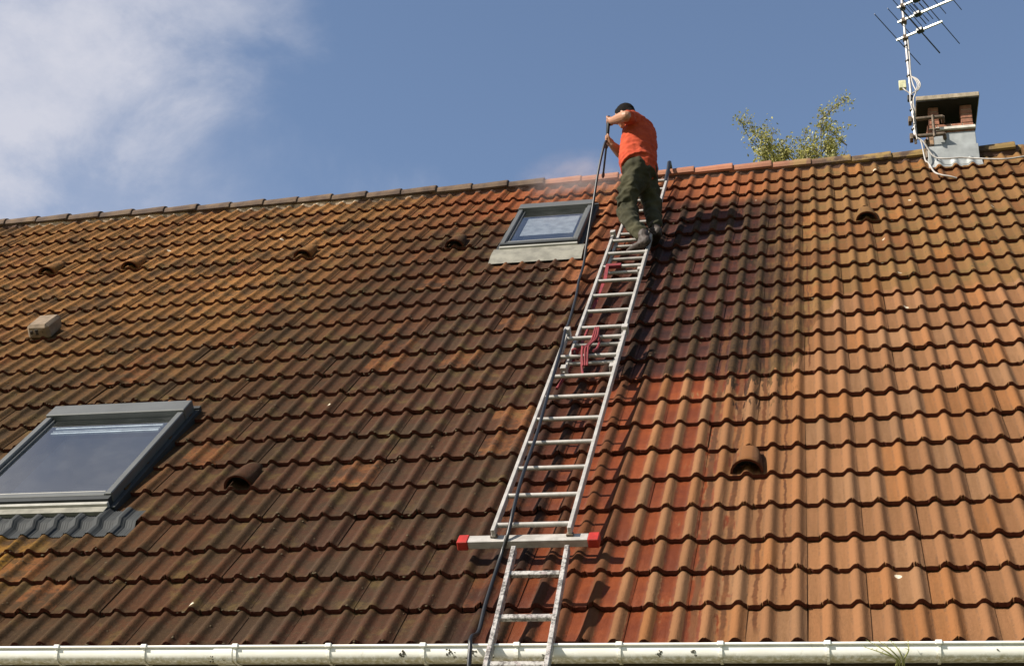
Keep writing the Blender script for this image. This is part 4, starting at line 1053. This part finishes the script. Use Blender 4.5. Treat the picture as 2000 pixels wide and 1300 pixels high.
# boots
for nm, a, toe in (('L', V3(LEG['ankL']), V3((-0.150, 0.120, 0.0))), ('R', V3(LEG['ankR']), V3((-0.06, 0.17, 0.0)))):
    bm = bmesh.new(); heel = a+V3((0.03, -0.03, -0.060))
    limb(bm, [a+V3((0, 0, .06)), a, heel+V3((0, 0, .035))], [0.050, 0.050, 0.042])
    limb(bm, [heel+V3((0, 0, .02)), heel+toe*0.6+V3((0, 0, .018)), heel+toe*1.15+V3((0, 0, .008))], [(0.036, .042), (0.036, .048), (0.026, .036)])
    remesh_obj('boot', bm, M_BOOT, 0.008, man, wrinkle=0.003, wscale=30, sm=2)
bm = bmesh.new(); limb(bm, [wai+V3((0, 0, -.085)), wai+V3((0, 0, -.11))], [(0.158, .184), (0.160, .186)], up=FW, seg=20)
remesh_obj('belt', bm, M_BLACK, 0.009, man, sm=1)

# pressure-washer lance and hose
ln_ = empty('spray_lance', lance_gun, 'thin black pressure washer lance held by the worker, its nozzle at the ridge tiles', 'spray lance')
bm = bmesh.new(); tube(bm, [lance_top+V3((.0, .0, .02)), lance_top, lance_gun], [.016, .019, .014], 8); mesh_obj('handle', bm, M_BLACK, ln_)
bm = bmesh.new(); tube(bm, [lance_gun, lance_tip], 0.0095, 8); mesh_obj('lance_tube', bm, M_BLACK, ln_)
tdir = (lance_tip-lance_gun).normalized()
bm = bmesh.new(); tube(bm, [lance_tip-tdir*0.05, lance_tip-tdir*0.01, lance_tip+tdir*0.015], [.013, .016, .011], 8); mesh_obj('nozzle', bm, simple('nozzle_rust', (0.10, 0.03, 0.025), .6), ln_)
bm = bmesh.new(); tube(bm, [lance_gun.lerp(lance_tip, .16), lance_gun.lerp(lance_tip, .24)], 0.017, 8); mesh_obj('coupling', bm, M_BLACK, ln_)
hp = [lance_gun+V3((0, 0, -.01)), V3((2.512, 3.74, 9.20)), V3((2.475, 3.70, 8.90)), V3((2.44, 3.67, 8.5)), V3((2.405, 3.63, 8.10)), rw(2.402, 5.555, .03), rw(2.41, 5.2, .02), rw(2.439, 4.814, .02), rw(2.465, 4.256, .03), rw(2.50, 3.92, .11), rw(2.545, 3.62, .20), rw(2.562, 3.359, .200), rw(2.577, 3.0, .205), rw(2.587, 2.654, .20), rw(2.603, 2.3, .205), rw(2.615, 1.96, .20), rw(2.624, 1.353, .205), rw(2.640, 0.99, .20), rw(2.628, 0.84, .135), rw(2.588, 0.72, .035), rw(2.590, 0.311, .02), rw(2.605, 0.051, .02), V3((2.615, -0.165, 3.545)), V3((2.63, -0.22, 3.40)), V3((2.64, -0.26, 2.6)), V3((2.5, -0.7, 0.3)), V3((2.2, -1.6, 0.12)), V3((1.2, -2.6, 0.02))]
bm = bmesh.new(); tube(bm, smoothpath(hp, 6), 0.0115, 8)
tag(mesh_obj('hose', bm, M_BLACK, origin=rw(2.5, 1, 0)), 'thin black high-pressure hose running from the lance down along the long ladder', 'hose')

# spray mist blowing off the tiles at the ridge
def mist_mat():
    g = G('spray_mist'); tcn = g.n('ShaderNodeTexCoord'); sp = g.n('ShaderNodeSeparateXYZ')
    ln = g.n('ShaderNodeVectorMath', operation='LENGTH'); g.t.links.new(tcn.outputs['Object'], ln.inputs[0])
    fall = g.ss(ln.outputs['Value'], 1.0, 0.1)
    n = g.noise(tcn.outputs['Object'], 2.2, 4, 0.6)
    d = g.mul(g.mul(fall, g.ss(n, 0.30, 0.70)), 1.25)
    v = g.n('ShaderNodeVolumePrincipled'); v.inputs['Color'].default_value = (0.93, 0.74, 0.69, 1); g.t.links.new(d, v.inputs['Density']); v.inputs['Anisotropy'].default_value = 0.2
    g.t.links.new(v.outputs[0], g.out.inputs['Volume']); return g.m
bm = bmesh.new(); bmesh.ops.create_icosphere(bm, subdivisions=3, radius=1)
mist = mesh_obj('spray_mist', bm, mist_mat()); mist.location = rw(1.98, 7.98, 0.10); mist.scale = (0.70, 0.60, 0.34); mist.rotation_euler = (R(50), 0, 0)
tag(mist, 'pale mist of water blowing off the ridge at the nozzle', 'mist', kind='stuff')

# ------------------------------------------------------------------ young tree beyond the ridge
tree = empty('birch_tree', (4.3, 16.0, 0), 'young sparse-leaved tree whose top shows above the ridge beyond the house', 'tree')
rt = random.Random(8)
bm = bmesh.new(); tips = []
TX = 4.33
trunk = [(4.15, 16, 0), (4.2, 16.02, 5), (4.24, 16, 10), (4.28, 15.98, 14), (TX, 16, 16.4), (4.40, 16, 17.6)]
tube(bm, smoothpath(trunk, 5), [0.17-0.16*min(1, i/25.0) for i in range(26)], 8)
def branch(b, d, L, r0, depth):
    P = [b]; cur = b.copy(); dd = d.normalized()
    n = 6
    for i in range(n):
        dd = (dd + V3((rt.gauss(0, .10), rt.gauss(0, .10), rt.gauss(0.03, .08)))).normalized(); cur = cur + dd*(L/n); P.append(cur.copy())
    tube(bm, P, [r0*(1-i/(n+0.6)) for i in range(n+1)], 5)
    if depth > 0:
        for i in range(2, n+1):
            for q in range(2 if rt.random() < 0.6 else 1):
                s = V3((rt.gauss(0, 1), rt.gauss(0, 1), rt.gauss(0.25, .6))).normalized()
                branch(P[i], (dd*0.6+s*0.8), L*rt.uniform(.18, .34), r0*0.45, depth-1)
    else:
        for p in P[1:]: tips.append(p)
tips_main = [((4.20, 16, 15.0), (-0.90, 0.1, 2.2), 2.55), ((4.22, 16, 14.8), (-0.52, .1, 2.7), 2.75), ((4.28, 16, 15.6), (0.10, .05, 1), 2.50), ((4.26, 16, 15.0), (0.80, 0.0, 2.4), 2.60), ((4.3, 16, 15.7), (-0.20, 0, 1), 1.8), ((4.3, 16, 15.9), (0.22, 0.1, 1), 1.6),
             ((4.24, 16.1, 14.4), (-.5, .6, 2.6), 2.8), ((4.24, 15.9, 14.4), (.2, -.7, 2.6), 2.8), ((4.24, 15.9, 15.0), (-.45, -.5, 2.0), 2.2), ((4.24, 16, 15.2), (-.15, .5, 2.0), 2.1), ((4.24, 16, 15.4), (.1, -.4, 2.0), 1.9), ((4.24, 16, 15.2), (-.75, -.2, 2.0), 2.2),
             ((4.22, 16, 11.5), (-.9, .5, 1.6), 3.0), ((4.22, 16, 11.0), (.9, .4, 1.6), 3.0), ((4.2, 16, 9), (.8, -.6, 1.2), 2.6), ((4.2, 16, 9.5), (-.9, -.3, 1.2), 2.6)]
for b, d, L in tips_main: branch(V3(b), V3(d), L, 0.028, 2)
mesh_obj('trunk', bm, M_BARK, tree, origin=(4.15, 16, 0))
me_v, me_f, cols = [], [], []
for p in tips:
    hfac = max(0.0, min(1.0, (p.z-17.3)/1.0))
    nl = 4 if p.z < 17.4 else (3 if rt.random() < 0.4 else 2)
    if rt.random() < 0.10 + 0.25*hfac: continue
    for q in range(nl):
        c = p+V3((rt.gauss(0, .055), rt.gauss(0, .055), rt.gauss(0, .055)))
        a = V3((rt.gauss(0, 1), rt.gauss(0, 1), rt.gauss(0, 1))).normalized(); b = a.cross(V3((rt.gauss(0, 1), rt.gauss(0, 1), rt.gauss(0, 1)))).normalized()
        s = rt.uniform(.016, .030); n0 = len(me_v)
        fold = a.cross(b)*s*0.25
        me_v += [c-a*s*1.3, c+b*s*0.7+fold, c+a*s*1.3, c-b*s*0.7+fold]; me_f.append((n0, n0+1, n0+2, n0+3))
lm = bpy.data.meshes.new('crown'); lm.from_pydata([tuple(v) for v in me_v], [], me_f); lm.update()
def leaf_mat():
    g = G('yellow_green_leaves'); p = g.pos(); n = g.noise(p, 9, 4, 0.7)
    c = g.mix(g.ss(n, 0.35, 0.65), (0.12, 0.12, 0.03), (0.46, 0.42, 0.12))
    df = g.n('ShaderNodeBsdfPrincipled'); g.t.links.new(c, df.inputs['Base Color']); df.inputs['Roughness'].default_value = 0.5
    tr = g.n('ShaderNodeBsdfTranslucent'); g.t.links.new(c, tr.inputs[0]); mx = g.n('ShaderNodeMixShader'); mx.inputs[0].default_value = 0.4
    g.t.links.new(df.outputs[0], mx.inputs[1]); g.t.links.new(tr.outputs[0], mx.inputs[2]); g.t.links.new(mx.outputs[0], g.out.inputs[0]); return g.m
lm.materials.append(leaf_mat()); cr = bpy.data.objects.new('crown', lm); link(cr); pset(cr, tree)
print('tiles', len(tiles), 'leaves', len(me_f))
